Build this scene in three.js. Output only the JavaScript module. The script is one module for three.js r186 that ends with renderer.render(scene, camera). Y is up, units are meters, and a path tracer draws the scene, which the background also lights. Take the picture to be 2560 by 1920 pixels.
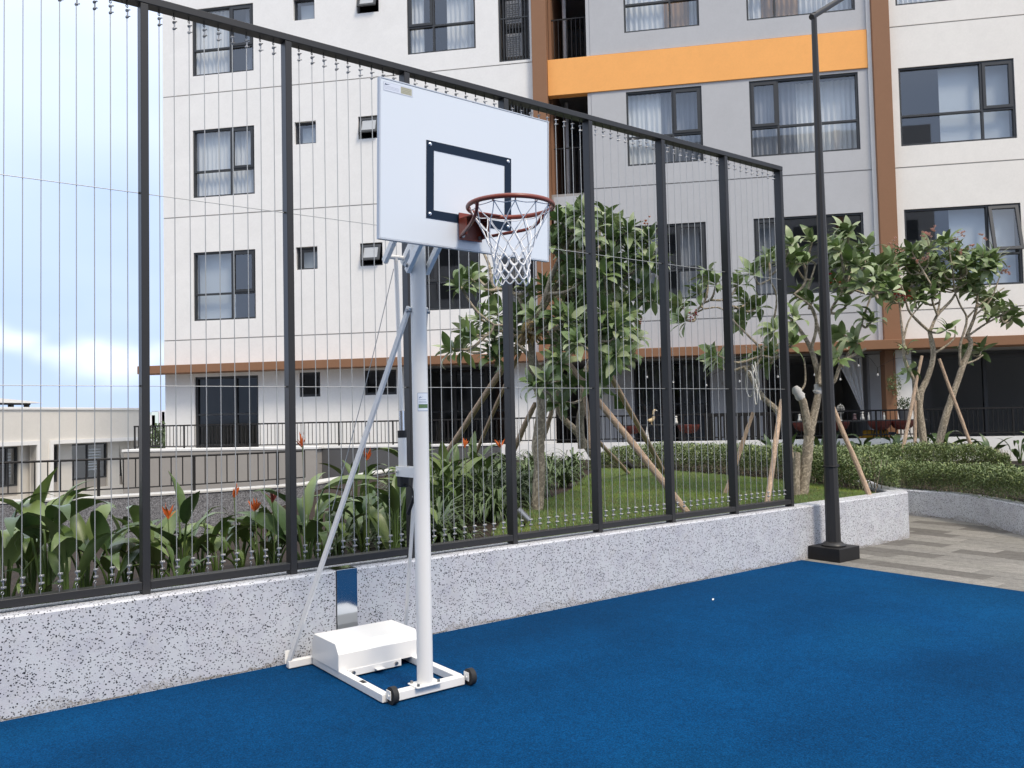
import * as THREE from 'three';
import { mergeGeometries } from 'three/addons/utils/BufferGeometryUtils.js';
import { RoundedBoxGeometry } from 'three/addons/geometries/RoundedBoxGeometry.js';

// data measured from the photograph, in metres
const CAM = {"up":[-0.00669,0.99894,0.04551],"fw":[0.59645,0.04052,-0.80163],"fov":49.74};
const TREES = [{"limbs":[[[6.02,0.59,-7.66,0.085],[6.04,1.14,-7.61,0.075],[6.02,1.35,-7.61,0.085],[6.05,1.75,-7.57,0.07],[6.05,2.02,-7.56,0.065],[5.97,2.37,-7.6,0.055],[5.95,2.74,-7.6,0.045]],[[6.05,1.9,-7.56,0.05],[5.9,2.18,-7.54,0.04],[5.81,2.4,-7.47,0.03],[5.63,2.53,-7.47,0.02]],[[5.95,2.74,-7.6,0.04],[6.01,3.02,-7.44,0.035],[6.05,3.33,-7.31,0.032],[6.16,3.71,-7.11,0.028],[6.2,3.87,-6.98,0.02]],[[5.98,2.76,-7.57,0.035],[6.22,3.19,-7.5,0.035],[6.45,3.46,-7.44,0.032],[6.66,3.63,-7.4,0.025],[6.9,3.79,-7.34,0.02]],[[5.94,2.76,-7.6,0.03],[5.83,3.15,-7.73,0.025],[5.66,3.25,-7.91,0.022],[5.63,3.53,-7.98,0.02],[5.6,3.7,-8.06,0.015]],[[6.04,2.18,-7.56,0.045],[6.27,2.47,-7.65,0.035],[6.49,2.73,-7.76,0.03],[6.65,3.11,-7.9,0.025],[6.96,3.44,-7.93,0.02]],[[7.65,1.1,-8.41,0.06],[7.38,1.49,-8.49,0.05],[7.17,1.71,-8.53,0.05],[7.05,2.13,-8.49,0.045],[7.16,2.55,-8.28,0.03],[7.32,2.85,-8.05,0.025],[7.51,3.04,-7.79,0.02]],[[7.23,1.28,-8.21,0.06],[7.18,1.6,-8.18,0.06],[7.17,1.91,-8.1,0.05],[7.16,2.27,-8.03,0.04],[7.28,2.62,-7.86,0.03],[7.43,2.92,-7.67,0.025],[7.45,3.32,-7.57,0.02]],[[5.95,2.74,-7.6,0.03],[5.76,2.68,-7.57,0.02],[5.57,2.74,-7.54,0.018],[5.37,2.74,-7.53,0.014]]],"tips":[[5.17,3.41,-7.69],[5.78,3.59,-8.44],[5.2,2.77,-7.66],[5.73,2.91,-8.6],[5.64,3.07,-7.85],[5.73,2.81,-8.03],[5.89,2.64,-8.21],[5.96,3.37,-7.65],[6.05,4.08,-7.14],[6.07,4.06,-6.92],[6.04,4.08,-6.74],[6.47,4.02,-7.66],[6.28,4.0,-7.24],[6.3,4.02,-6.69],[7.01,4.22,-7.51],[6.57,3.8,-6.72],[6.89,3.85,-6.74],[6.86,3.85,-6.54],[6.94,3.49,-7.12],[6.98,3.58,-7.0],[7.12,3.28,-6.94],[6.17,3.58,-7.01],[6.6,3.12,-6.75],[6.46,3.41,-6.78],[6.61,2.93,-6.84],[6.41,2.77,-6.65],[6.4,2.64,-6.7],[7.44,2.8,-7.41],[7.34,2.67,-7.49],[5.93,2.97,-7.08],[5.88,2.88,-6.82],[5.97,2.69,-7.09],[6.95,2.43,-7.31],[6.45,2.37,-7.83],[5.67,2.23,-7.0],[6.41,2.22,-7.49],[6.14,3.37,-6.55],[6.72,3.29,-7.09],[6.62,3.33,-7.39],[6.59,3.48,-8.05],[5.78,3.0,-7.32],[6.74,3.17,-7.62],[6.75,2.83,-7.75],[6.94,2.98,-7.7],[6.15,2.99,-6.57],[6.51,3.75,-7.13],[7.17,3.93,-7.59],[6.32,3.85,-7.14],[6.17,3.11,-8.06],[5.84,2.89,-7.82],[6.58,3.54,-7.66],[6.62,2.86,-7.12],[6.19,2.47,-6.61],[6.09,3.84,-6.72],[6.34,3.55,-6.6],[6.63,3.67,-6.64]],"flowers":[[7.02,4.08,-6.73],[6.9,4.05,-6.82],[6.6,3.7,-7.07],[6.17,4.19,-7.36],[6.92,2.88,-6.87]]},{"limbs":[[[9.7,0.59,-6.62,0.1],[9.75,1.0,-6.57,0.085],[9.78,1.37,-6.53,0.08]],[[9.78,1.37,-6.53,0.075],[9.74,1.64,-6.54,0.065],[9.7,1.85,-6.56,0.06],[9.66,1.94,-6.59,0.055]],[[9.78,1.37,-6.53,0.075],[9.86,1.69,-6.49,0.065],[9.94,2.01,-6.46,0.055],[9.95,2.21,-6.48,0.045],[9.91,2.54,-6.54,0.04],[9.8,2.83,-6.65,0.028],[9.73,2.97,-6.73,0.02]],[[9.79,2.53,-6.46,0.03],[9.76,2.8,-6.35,0.025],[9.62,3.05,-6.31,0.02],[9.34,3.22,-6.38,0.016]],[[9.55,0.6,-6.61,0.07],[9.55,0.9,-6.59,0.06],[9.56,1.16,-6.57,0.055]],[[9.62,0.79,-6.67,0.05],[9.57,1.62,-6.79,0.05],[9.43,1.93,-7.01,0.045],[9.39,2.2,-7.15,0.035],[9.41,2.33,-7.25,0.03]],[[9.14,2.19,-6.96,0.02],[9.3,2.5,-6.88,0.02],[9.18,2.73,-7.0,0.018],[9.1,2.87,-7.1,0.016],[8.94,3.12,-7.26,0.014],[8.8,3.12,-7.42,0.012]],[[9.26,2.5,-6.85,0.02],[9.33,2.92,-6.7,0.018],[9.3,3.22,-6.62,0.016],[9.17,3.43,-6.62,0.013]],[[9.88,2.06,-6.42,0.04],[9.97,2.06,-6.28,0.032],[10.03,2.32,-6.17,0.026],[10.13,2.44,-6.02,0.022],[10.19,2.5,-5.91,0.018]],[[9.88,2.06,-6.42,0.035],[10.0,2.6,-6.39,0.028],[10.12,3.02,-6.37,0.024],[10.32,3.31,-6.3,0.02],[10.5,3.61,-6.25,0.016]],[[10.12,2.32,-6.22,0.022],[10.36,2.64,-6.15,0.02],[10.54,2.97,-6.13,0.018],[10.72,3.31,-6.1,0.016],[10.86,3.6,-6.11,0.013]],[[9.66,1.94,-6.59,0.018],[9.77,2.06,-6.56,0.016],[9.81,2.42,-6.58,0.012]],[[9.93,2.54,-6.36,0.025],[9.99,2.93,-6.5,0.02],[10.05,3.28,-6.65,0.018],[10.28,3.75,-6.66,0.014]]],"tips":[[8.96,3.25,-7.98],[8.64,2.98,-7.65],[9.12,3.63,-7.58],[8.74,3.35,-7.44],[9.0,3.48,-7.36],[9.45,3.51,-7.33],[9.68,3.26,-7.37],[9.8,3.21,-7.26],[9.53,2.99,-7.32],[8.78,3.48,-6.58],[9.25,3.7,-6.68],[8.93,2.75,-6.4],[9.74,3.72,-6.64],[10.17,3.34,-6.78],[9.16,2.88,-6.25],[9.45,3.65,-6.24],[9.73,3.16,-6.36],[9.37,2.58,-6.45],[9.67,2.48,-7.19],[8.69,2.47,-7.15],[9.03,2.38,-7.4],[9.48,2.51,-6.81],[9.52,2.42,-6.94],[10.78,3.83,-6.55],[10.74,3.51,-6.6],[9.86,3.56,-5.8],[11.0,3.73,-6.22],[10.45,3.43,-5.78],[9.92,3.32,-5.75],[10.12,3.11,-6.1],[10.55,2.9,-6.02],[10.82,2.77,-6.61],[10.2,2.61,-6.05],[9.54,2.37,-5.92],[11.19,3.77,-6.11],[10.23,3.24,-5.54],[10.32,3.33,-6.11],[11.04,3.35,-6.22],[10.14,4.06,-6.14],[10.13,4.07,-6.05],[10.11,4.05,-6.59],[9.07,3.83,-6.21],[9.73,3.84,-6.55],[10.3,3.87,-5.88],[10.88,3.91,-6.3],[10.34,3.94,-6.43],[9.6,3.74,-5.87],[9.87,3.65,-5.88],[10.28,3.61,-5.97],[10.34,3.67,-6.3],[10.28,3.49,-5.79],[9.42,3.7,-6.46],[9.82,3.86,-7.0]],"flowers":[[8.51,3.02,-7.39],[8.52,2.98,-7.38],[10.03,3.38,-6.23]]},{"limbs":[[[15.55,0.88,-7.93,0.1],[15.47,1.92,-7.94,0.085],[15.6,2.33,-7.82,0.07],[15.67,2.73,-7.75,0.065],[15.61,3.14,-7.77,0.055]],[[15.61,3.14,-7.77,0.04],[15.3,3.37,-7.86,0.035],[15.1,3.53,-7.89,0.03],[14.94,3.79,-7.87,0.022]],[[15.61,3.14,-7.77,0.045],[15.79,3.45,-7.71,0.04],[16.08,3.76,-7.56,0.032],[16.24,3.98,-7.51,0.025]],[[15.67,2.73,-7.75,0.035],[15.81,2.83,-7.64,0.03],[15.98,3.02,-7.5,0.022],[16.0,3.24,-7.48,0.015]],[[15.72,3.44,-7.67,0.03],[15.49,3.72,-7.64,0.025],[15.32,4.0,-7.57,0.02]],[[15.72,3.44,-7.67,0.03],[15.96,3.84,-7.72,0.025],[16.13,4.18,-7.83,0.02]]],"tips":[[15.7,4.73,-8.31],[15.27,4.66,-7.88],[15.95,4.68,-8.05],[15.45,4.69,-7.64],[14.65,4.38,-7.92],[15.3,4.43,-8.04],[15.63,4.43,-7.97],[16.05,4.47,-7.98],[16.28,4.56,-7.9],[15.42,4.02,-8.3],[15.58,3.91,-8.18],[15.79,3.79,-7.95],[15.91,4.09,-7.84],[15.83,4.19,-7.98],[15.91,4.17,-8.21],[14.96,3.75,-8.11],[14.59,4.16,-7.97],[15.44,3.82,-7.57],[15.62,3.17,-7.44],[14.81,4.06,-8.2]],"flowers":[[14.68,4.66,-7.89],[14.76,4.48,-7.84],[15.17,4.66,-7.52],[15.27,4.8,-7.44],[15.19,4.27,-7.53],[15.05,4.22,-7.63],[15.13,4.74,-7.55]],"red":[[14.7,3.6,-7.8],[14.89,3.55,-7.66],[14.75,3.5,-7.77]]},{"limbs":[[[16.05,0.9,-7.93,0.1],[16.14,1.4,-7.84,0.09],[16.26,1.91,-7.72,0.085],[16.43,2.51,-7.57,0.075],[16.55,2.94,-7.46,0.06],[16.49,3.09,-7.5,0.055]],[[16.49,3.09,-7.5,0.05],[16.71,3.47,-7.44,0.04],[16.85,3.82,-7.44,0.03],[16.93,4.19,-7.48,0.022]],[[16.45,3.03,-7.53,0.03],[16.67,3.29,-7.23,0.025],[16.85,3.47,-6.96,0.02],[16.85,3.56,-6.83,0.015]],[[16.38,2.51,-7.6,0.035],[16.33,2.89,-7.56,0.035],[16.38,3.4,-7.44,0.03],[16.22,3.66,-7.48,0.025],[16.08,3.93,-7.51,0.02]],[[16.48,3.41,-7.49,0.028],[16.75,3.68,-7.35,0.02],[17.01,3.85,-7.24,0.018],[17.27,4.01,-7.12,0.014]],[[16.41,2.52,-7.58,0.03],[16.63,2.61,-7.42,0.025],[16.73,2.7,-7.33,0.02]],[[16.6,3.46,-7.39,0.025],[16.84,3.75,-7.2,0.02],[16.99,4.21,-7.07,0.015]]],"tips":[[16.49,4.89,-7.89],[15.74,4.81,-7.43],[16.3,4.71,-7.55],[16.86,4.73,-7.63],[16.36,4.51,-7.26],[16.27,4.49,-7.05],[16.64,4.57,-7.02],[16.42,4.29,-6.98],[17.09,4.37,-7.47],[16.19,4.31,-7.27],[16.06,4.4,-7.4],[16.63,4.63,-7.81],[16.84,4.17,-7.67],[16.78,4.08,-7.42],[17.3,3.88,-7.48],[15.66,4.25,-7.51],[16.84,4.28,-7.87],[17.09,3.8,-7.17],[16.86,3.56,-6.99],[17.63,3.49,-7.14],[16.95,2.82,-7.45],[16.67,4.1,-8.04],[16.5,4.44,-6.94],[16.66,4.0,-7.49]],"flowers":[[15.88,4.68,-7.37],[16.06,4.72,-7.24],[16.31,4.74,-7.05],[16.12,4.58,-7.2],[15.94,4.47,-7.34],[16.81,3.91,-6.71],[16.85,3.95,-6.68]]},{"limbs":[[[15.25,1.86,-7.86,0.04],[15.18,2.24,-7.89,0.035],[15.04,2.61,-7.97,0.03],[15.02,2.98,-7.97,0.028],[14.98,3.36,-7.98,0.02]],[[15.02,2.98,-7.97,0.02],[15.1,3.35,-7.89,0.016],[15.23,3.57,-7.78,0.012]],[[15.0,3.13,-7.98,0.018],[14.97,3.5,-7.98,0.014],[14.94,3.73,-7.99,0.01]]],"tips":[[15.1,2.44,-7.94],[15.06,2.8,-7.95],[15.2,3.73,-7.8]],"flowers":[]}];
const STAKES = [[[5.85,2.76,-7.44],[6.33,0.6,-10.89],0.04],[[5.98,2.48,-7.86],[7.07,0.62,-10.92],0.026],[[6.13,1.86,-7.78],[6.19,1.22,-8.39],0.036],[[5.9,2.76,-7.41],[7.07,0.6,-6.29],0.038],[[7.07,2.33,-7.56],[10.69,0.66,-9.99],0.038],[[7.05,2.21,-7.95],[6.87,1.35,-7.63],0.03],[[6.57,2.09,-7.82],[6.62,1.35,-8.31],0.03],[[7.44,1.43,-8.2],[10.19,0.7,-10.39],0.03],[[9.35,1.85,-6.63],[8.37,0.62,-6.19],0.034],[[9.3,1.7,-7.05],[9.04,0.64,-7.34],0.03],[[9.97,1.79,-6.3],[10.17,0.6,-5.94],0.034],[[15.3,2.68,-7.78],[14.83,0.95,-7.97],0.045],[[15.86,2.64,-7.74],[16.17,0.88,-7.34],0.045],[[15.4,2.05,-7.98],[15.3,0.91,-7.99],0.04]];
const HEL = [[0.62,-6.77,1.3,6],[0.79,-6.97,1.34,7],[0.84,-6.52,1.34,6],[0.93,-6.28,1.18,6],[1.13,-6.85,1.16,5],[1.27,-6.65,1.12,5],[1.5,-7.23,1.04,5],[1.61,-6.76,1.16,5],[1.78,-6.71,1.27,7],[1.98,-6.95,1.09,5],[2.09,-6.83,0.96,5],[2.43,-7.31,0.96,6],[2.54,-7.12,1.0,5],[2.56,-6.8,1.05,5],[2.69,-6.48,1.29,7],[3.0,-6.91,1.08,5],[3.26,-7.07,1.16,6],[3.51,-7.08,1.22,7],[3.81,-7.34,1.08,6],[3.52,-6.49,1.35,7],[3.73,-6.72,1.19,6]];
const HELFLOWERS = [[1.69,1.01,-6.76],[2.23,1.13,-6.85],[2.23,1.06,-6.36],[2.6,1.54,-6.31],[2.41,1.1,-6.47],[3.19,1.4,-6.37],[5.27,1.41,-7.32],[4.96,1.42,-7.55]];
const COIL = [8.84,2.07,-6.63];
const SPOT = [[10.77,-10.92],[5.12,-6.72]];

// ---------------------------------------------------------------- camera, sky, sun, exposure
const scene = new THREE.Scene();
const camera = new THREE.PerspectiveCamera(CAM.fov, 1024 / 768, 0.1, 4000);
camera.position.set(0, 1.7, 0);
camera.up.set(...CAM.up);
camera.lookAt(CAM.fw[0] * 10, 1.7 + CAM.fw[1] * 10, CAM.fw[2] * 10);

const renderer = new THREE.WebGLRenderer({ antialias: true });
renderer.setSize(1024, 768);
renderer.toneMapping = THREE.LinearToneMapping;
renderer.toneMappingExposure = 1.2;
renderer.shadowMap.enabled = true;

function rng(seed) { let a = seed >>> 0; return () => { a = (a + 0x6d2b79f5) | 0; let t = Math.imul(a ^ (a >>> 15), 1 | a); t = (t + Math.imul(t ^ (t >>> 7), 61 | t)) ^ t; return ((t ^ (t >>> 14)) >>> 0) / 4294967296; }; }
const hash3 = (x, y, z) => { let n = Math.imul(x | 0, 374761393) + Math.imul(y | 0, 668265263) + Math.imul(z | 0, 1274126177); n = Math.imul(n ^ (n >>> 13), 1274126177); return ((n ^ (n >>> 16)) >>> 0) / 4294967296; };
const sm = (t) => t * t * (3 - 2 * t);
function noise3(x, y, z) {
  const X = Math.floor(x), Y = Math.floor(y), Z = Math.floor(z), u = sm(x - X), v = sm(y - Y), w = sm(z - Z);
  const L = (a, b, t) => a + (b - a) * t;
  return L(L(L(hash3(X, Y, Z), hash3(X + 1, Y, Z), u), L(hash3(X, Y + 1, Z), hash3(X + 1, Y + 1, Z), u), v),
    L(L(hash3(X, Y, Z + 1), hash3(X + 1, Y, Z + 1), u), L(hash3(X, Y + 1, Z + 1), hash3(X + 1, Y + 1, Z + 1), u), v), w);
}
const fbm = (x, y, z, o = 4) => { let s = 0, a = 0.5, f = 1, n = 0; for (let i = 0; i < o; i++) { s += a * noise3(x * f, y * f, z * f); n += a; a *= 0.5; f *= 2.03; } return s / n; };

{ // sky: pale blue under a thin, broken veil of bright cloud, the same all round
  const W = 1024, H = 512, d = new Float32Array(W * H * 4);
  for (let j = 0; j < H; j++) for (let i = 0; i < W; i++) {
    const el = ((j + 0.5) / H - 0.5) * Math.PI, az = ((i + 0.5) / W - 0.5) * 2 * Math.PI;
    const x = Math.cos(el) * Math.cos(az), y = Math.sin(el), z = Math.cos(el) * Math.sin(az);
    const e = Math.max(0, y);
    let c = [0.41 + 0.04 * e, 0.57 + 0.03 * e, 0.90];
    const k = 1 / (e + 0.28);
    const n = fbm(x * k * 1.1 + 11.3, z * k * 1.1 + 4.1, 0.7 + e, 5), n2 = fbm(x * k * 3.1 + 2.3, z * k * 3.1 + 7.1, 3.7 + y * 9, 5);
    let m = Math.min(1, Math.max(0, (n * 0.7 + n2 * 0.3 - 0.36) * 3.2));
    m = Math.min(1, 0.10 + 0.95 * Math.pow(Math.min(1, e / 0.80), 3.2) * (0.6 + 0.4 * m) + 0.20 * m * Math.min(1, 0.4 + e));
    const low = Math.exp(-Math.pow((y - 0.085) / 0.04, 2)) * Math.min(1, Math.max(0, (fbm(x * 7 + 1.7, y * 16, z * 7 + 0.4, 5) - 0.50) * 5)) * 0.62;   // cumulus low over the horizon
    m = Math.max(m, low);
    const w = y < 0.2 && low > 0.5 ? [0.92, 0.93, 0.95] : [1.50, 1.53, 1.58];
    for (let q = 0; q < 3; q++) d[(j * W + i) * 4 + q] = y < -0.02 ? [0.30, 0.29, 0.27][q] : c[q] + (w[q] - c[q]) * m;
    d[(j * W + i) * 4 + 3] = 1;
  }
  const t = new THREE.DataTexture(d, W, H, THREE.RGBAFormat, THREE.FloatType);
  t.mapping = THREE.EquirectangularReflectionMapping; t.magFilter = t.minFilter = THREE.LinearFilter; t.wrapS = THREE.RepeatWrapping; t.needsUpdate = true;
  scene.background = t; scene.environment = t;
}
const sun = new THREE.DirectionalLight(0xfff1de, 2.3);
sun.position.set(-0.6, 26, 20); sun.target.position.set(4, 0, -8); sun.position.add(sun.target.position);
sun.castShadow = true; sun.shadow.radius = 26; sun.shadow.mapSize.set(4096, 4096);
Object.assign(sun.shadow.camera, { left: -32, right: 32, top: 32, bottom: -32, near: 1, far: 120 });
scene.add(sun, sun.target);

// ---------------------------------------------------------------- helpers
const V = (x, y, z) => new THREE.Vector3(x, y, z);
const taken = {};
function numbered(n) { const k = taken[n] = (taken[n] ?? -1) + 1; return k ? n + '_' + String(k).padStart(3, '0') : n; }
function tag(o, label, category, group, kind) { o.userData.label = label; if (category) o.userData.category = category; if (group) o.userData.group = group; if (kind) o.userData.kind = kind; return o; }
function thing(name, label, category, [x, y, z] = [0, 0, 0], turn = 0, group) {
  const o = new THREE.Group(); o.name = numbered(name); o.position.set(x, y, z); o.rotation.y = turn; scene.add(o);
  return tag(o, label, category, group);
}
const clean = (g) => { g = g.index ? g.toNonIndexed() : g; for (const k of Object.keys(g.attributes)) if (!['position', 'normal', 'uv', 'color'].includes(k)) g.deleteAttribute(k); if (!g.attributes.uv) g.setAttribute('uv', new THREE.BufferAttribute(new Float32Array(g.attributes.position.count * 2), 2)); g.morphAttributes = {}; return g; };
const join = (l) => (Array.isArray(l) ? (l.length === 1 ? clean(l[0]) : mergeGeometries(l.map(clean))) : l);
function boxUV(g) { // texture coordinates in metres, from the side that each face looks to
  g = clean(g); const p = g.attributes.position, uv = g.attributes.uv, a = V(), b = V(), c = V(), n = V();
  for (let i = 0; i < p.count; i += 3) {
    a.fromBufferAttribute(p, i); b.fromBufferAttribute(p, i + 1); c.fromBufferAttribute(p, i + 2);
    n.copy(b).sub(a).cross(c.clone().sub(a)); const ax = Math.abs(n.x), ay = Math.abs(n.y), az = Math.abs(n.z);
    [a, b, c].forEach((q, k) => uv.setXY(i + k, ax > ay && ax > az ? q.z : q.x, ay >= ax && ay >= az ? q.z : q.y));
  }
  return g;
}
function obj(name, geo, m, parent = scene) {
  const o = new THREE.Mesh(join(geo), m); o.name = parent === scene ? numbered(name) : name; o.castShadow = o.receiveShadow = true; parent.add(o); return o;
}
const struct = (name, geo, m) => { const o = obj(name, geo, m); o.userData.kind = 'structure'; return o; };
const box = (x0, x1, y0, y1, z0, z1) => { const g = new THREE.BoxGeometry(Math.abs(x1 - x0), Math.abs(y1 - y0), Math.abs(z1 - z0)); g.translate((x0 + x1) / 2, (y0 + y1) / 2, (z0 + z1) / 2); return g; };
const rbox = (x0, x1, y0, y1, z0, z1, r = 0.006, s = 2) => { const g = new RoundedBoxGeometry(Math.abs(x1 - x0), Math.abs(y1 - y0), Math.abs(z1 - z0), s, r); g.translate((x0 + x1) / 2, (y0 + y1) / 2, (z0 + z1) / 2); return g; };
function cyl(a, b, r0, r1 = r0, n = 16) { // capped cylinder between two points
  const d = V().subVectors(b, a), g = new THREE.CylinderGeometry(r1, r0, d.length(), n);
  g.applyQuaternion(new THREE.Quaternion().setFromUnitVectors(V(0, 1, 0), d.clone().normalize())); g.translate((a.x + b.x) / 2, (a.y + b.y) / 2, (a.z + b.z) / 2); return g;
}
function bar(a, b, w, h, r = 0.004) { // rectangular bar between two points, w across, h in the vertical plane
  const d = V().subVectors(b, a), L = d.length(), g = new RoundedBoxGeometry(w, h, L, 1, r);
  const m = new THREE.Matrix4().lookAt(b, a, Math.abs(d.y) > 0.98 * L ? V(0, 0, 1) : V(0, 1, 0)); g.applyMatrix4(m); g.translate((a.x + b.x) / 2, (a.y + b.y) / 2, (a.z + b.z) / 2); return g;
}
function limb(pts, rad = 8, sub = 4, wob = 0, seed = 1) { // tapered tube through [x, y, z, r] points
  const c = new THREE.CatmullRomCurve3(pts.map((p) => V(p[0], p[1], p[2])), false, 'centripetal'), N = (pts.length - 1) * sub, R = rng(seed);
  const P = [], rr = []; for (let i = 0; i <= N; i++) { P.push(c.getPoint(i / N)); const f = i / sub, k = Math.min(pts.length - 2, Math.floor(f)); rr.push((pts[k][3] + (pts[k + 1][3] - pts[k][3]) * (f - k)) * (1 + wob * (R() - 0.5))); }
  const pos = [], nor = [], uv = [], idx = []; let nrm = V(0.3, 0.1, 1), len = 0;
  for (let i = 0; i <= N; i++) {
    const t = V().subVectors(P[Math.min(N, i + 1)], P[Math.max(0, i - 1)]).normalize(); nrm = nrm.clone().addScaledVector(t, -nrm.dot(t)).normalize(); const bi = V().crossVectors(t, nrm);
    if (i) len += P[i].distanceTo(P[i - 1]);
    for (let k = 0; k <= rad; k++) { const a = (k / rad) * Math.PI * 2, n = nrm.clone().multiplyScalar(Math.cos(a)).addScaledVector(bi, Math.sin(a)), q = P[i].clone().addScaledVector(n, rr[i] * (1 + wob * 0.5 * (hash3(i, k % rad, seed) - 0.5))); pos.push(q.x, q.y, q.z); nor.push(n.x, n.y, n.z); uv.push((k / rad) * rr[i] * 6.28, len); }
  }
  for (let i = 0; i < N; i++) for (let k = 0; k < rad; k++) { const a = i * (rad + 1) + k, b = a + rad + 1; idx.push(a, a + 1, b, b, a + 1, b + 1); }
  for (const e of [0, N]) { const o = pos.length / 3, t = V().subVectors(P[e ? N : 1], P[e ? N - 1 : 0]).normalize().multiplyScalar(e ? 1 : -1); pos.push(P[e].x, P[e].y, P[e].z); nor.push(t.x, t.y, t.z); uv.push(0, 0); for (let k = 0; k < rad; k++) { const a = e * (rad + 1) + k; e ? idx.push(o, a, a + 1) : idx.push(o, a + 1, a); } }
  const g = new THREE.BufferGeometry(); g.setAttribute('position', new THREE.Float32BufferAttribute(pos, 3)); g.setAttribute('normal', new THREE.Float32BufferAttribute(nor, 3)); g.setAttribute('uv', new THREE.Float32BufferAttribute(uv, 2)); g.setIndex(idx); return g.toNonIndexed();
}
function panel(u0, u1, v0, v1, holes, z0, z1) { // wall slab with openings
  const s = new THREE.Shape(); s.moveTo(u0, v0); s.lineTo(u1, v0); s.lineTo(u1, v1); s.lineTo(u0, v1); s.closePath();
  for (const [a, b, c, d] of holes) { const p = new THREE.Path(); p.moveTo(a, c); p.lineTo(a, d); p.lineTo(b, d); p.lineTo(b, c); p.closePath(); s.holes.push(p); }
  const g = new THREE.ExtrudeGeometry(s, { depth: z1 - z0, bevelEnabled: false }); g.translate(0, 0, z0); return boxUV(g);
}
function ribbon(path, t, y0, y1, bev = 0.012) { // upright wall of thickness t along a path of [x, z], to the left of its direction
  const n = path.length, L = [], Rr = []; 
  for (let i = 0; i < n; i++) { const a = path[Math.max(0, i - 1)], b = path[Math.min(n - 1, i + 1)], dx = b[0] - a[0], dz = b[1] - a[1], l = Math.hypot(dx, dz); L.push([path[i][0], path[i][1], dz / l, -dx / l]); }
  const prof = [[0, y0], [0, y1 - bev], [bev, y1], [t - bev, y1], [t, y1 - bev], [t, y0]], pos = [], uv = []; let len = 0;
  const P = (i, k) => [L[i][0] + L[i][2] * prof[k][0], prof[k][1], L[i][1] + L[i][3] * prof[k][0]];
  const cum = [0]; for (let k = 1; k < prof.length; k++) cum.push(cum[k - 1] + Math.hypot(prof[k][0] - prof[k - 1][0], prof[k][1] - prof[k - 1][1]));
  for (let i = 0; i < n - 1; i++) { const l2 = len + Math.hypot(path[i + 1][0] - path[i][0], path[i + 1][1] - path[i][1]);
    for (let k = 0; k < prof.length - 1; k++) { const a = P(i, k), b = P(i + 1, k), c = P(i + 1, k + 1), d = P(i, k + 1); pos.push(...a, ...b, ...c, ...a, ...c, ...d); uv.push(len, cum[k], l2, cum[k], l2, cum[k + 1], len, cum[k], l2, cum[k + 1], len, cum[k + 1]); } len = l2; }
  for (const i of [0, n - 1]) for (let k = 1; k < prof.length - 1; k++) { pos.push(...P(i, 0), ...P(i, k), ...P(i, k + 1)); for (const q of [0, k, k + 1]) uv.push(prof[q][0], prof[q][1]); }
  const g = new THREE.BufferGeometry(); g.setAttribute('position', new THREE.Float32BufferAttribute(pos, 3)); g.setAttribute('uv', new THREE.Float32BufferAttribute(uv, 2)); g.computeVertexNormals(); return g;
}
function smooth(path, n = 6) { const c = new THREE.CatmullRomCurve3(path.map((p) => V(p[0], 0, p[1])), false, 'centripetal'); return c.getPoints((path.length - 1) * n).map((p) => [p.x, p.z]); }
function sheet(poly, yOf, n) { // flat or sloping ground sheet over a polygon of [x, z]
  const s = new THREE.Shape(poly.map(([x, z]) => new THREE.Vector2(x, -z))), g = new THREE.ShapeGeometry(s); g.rotateX(-Math.PI / 2);
  const p = g.attributes.position; for (let i = 0; i < p.count; i++) p.setY(i, typeof yOf === 'number' ? yOf : yOf(p.getX(i), p.getZ(i))); g.computeVertexNormals(); return boxUV(g);
}
function gridSheet(poly, yOf, step) { // uneven ground over a polygon, as a fine grid
  const xs = poly.map((p) => p[0]), zs = poly.map((p) => p[1]), x0 = Math.min(...xs), x1 = Math.max(...xs), z0 = Math.min(...zs), z1 = Math.max(...zs), pos = [], uv = [];
  for (let x = x0; x < x1; x += step) for (let z = z0; z < z1; z += step) { if (!inside(poly, x + step / 2, z + step / 2)) continue; const q = [[x, z], [x, z + step], [x + step, z + step], [x, z], [x + step, z + step], [x + step, z]]; for (const [a, b] of q) { const bz = Math.min(b, z1); pos.push(a, yOf(a, bz), bz); uv.push(a, bz); } }
  const g = new THREE.BufferGeometry(); g.setAttribute('position', new THREE.Float32BufferAttribute(pos, 3)); g.setAttribute('uv', new THREE.Float32BufferAttribute(uv, 2)); g.computeVertexNormals(); return g;
}
const inside = (poly, x, z) => { let r = false; for (let i = 0, j = poly.length - 1; i < poly.length; j = i++) { const [a, b] = poly[i], [c, d] = poly[j]; if (b > z !== d > z && x < ((c - a) * (z - b)) / (d - b) + a) r = !r; } return r; };

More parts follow.
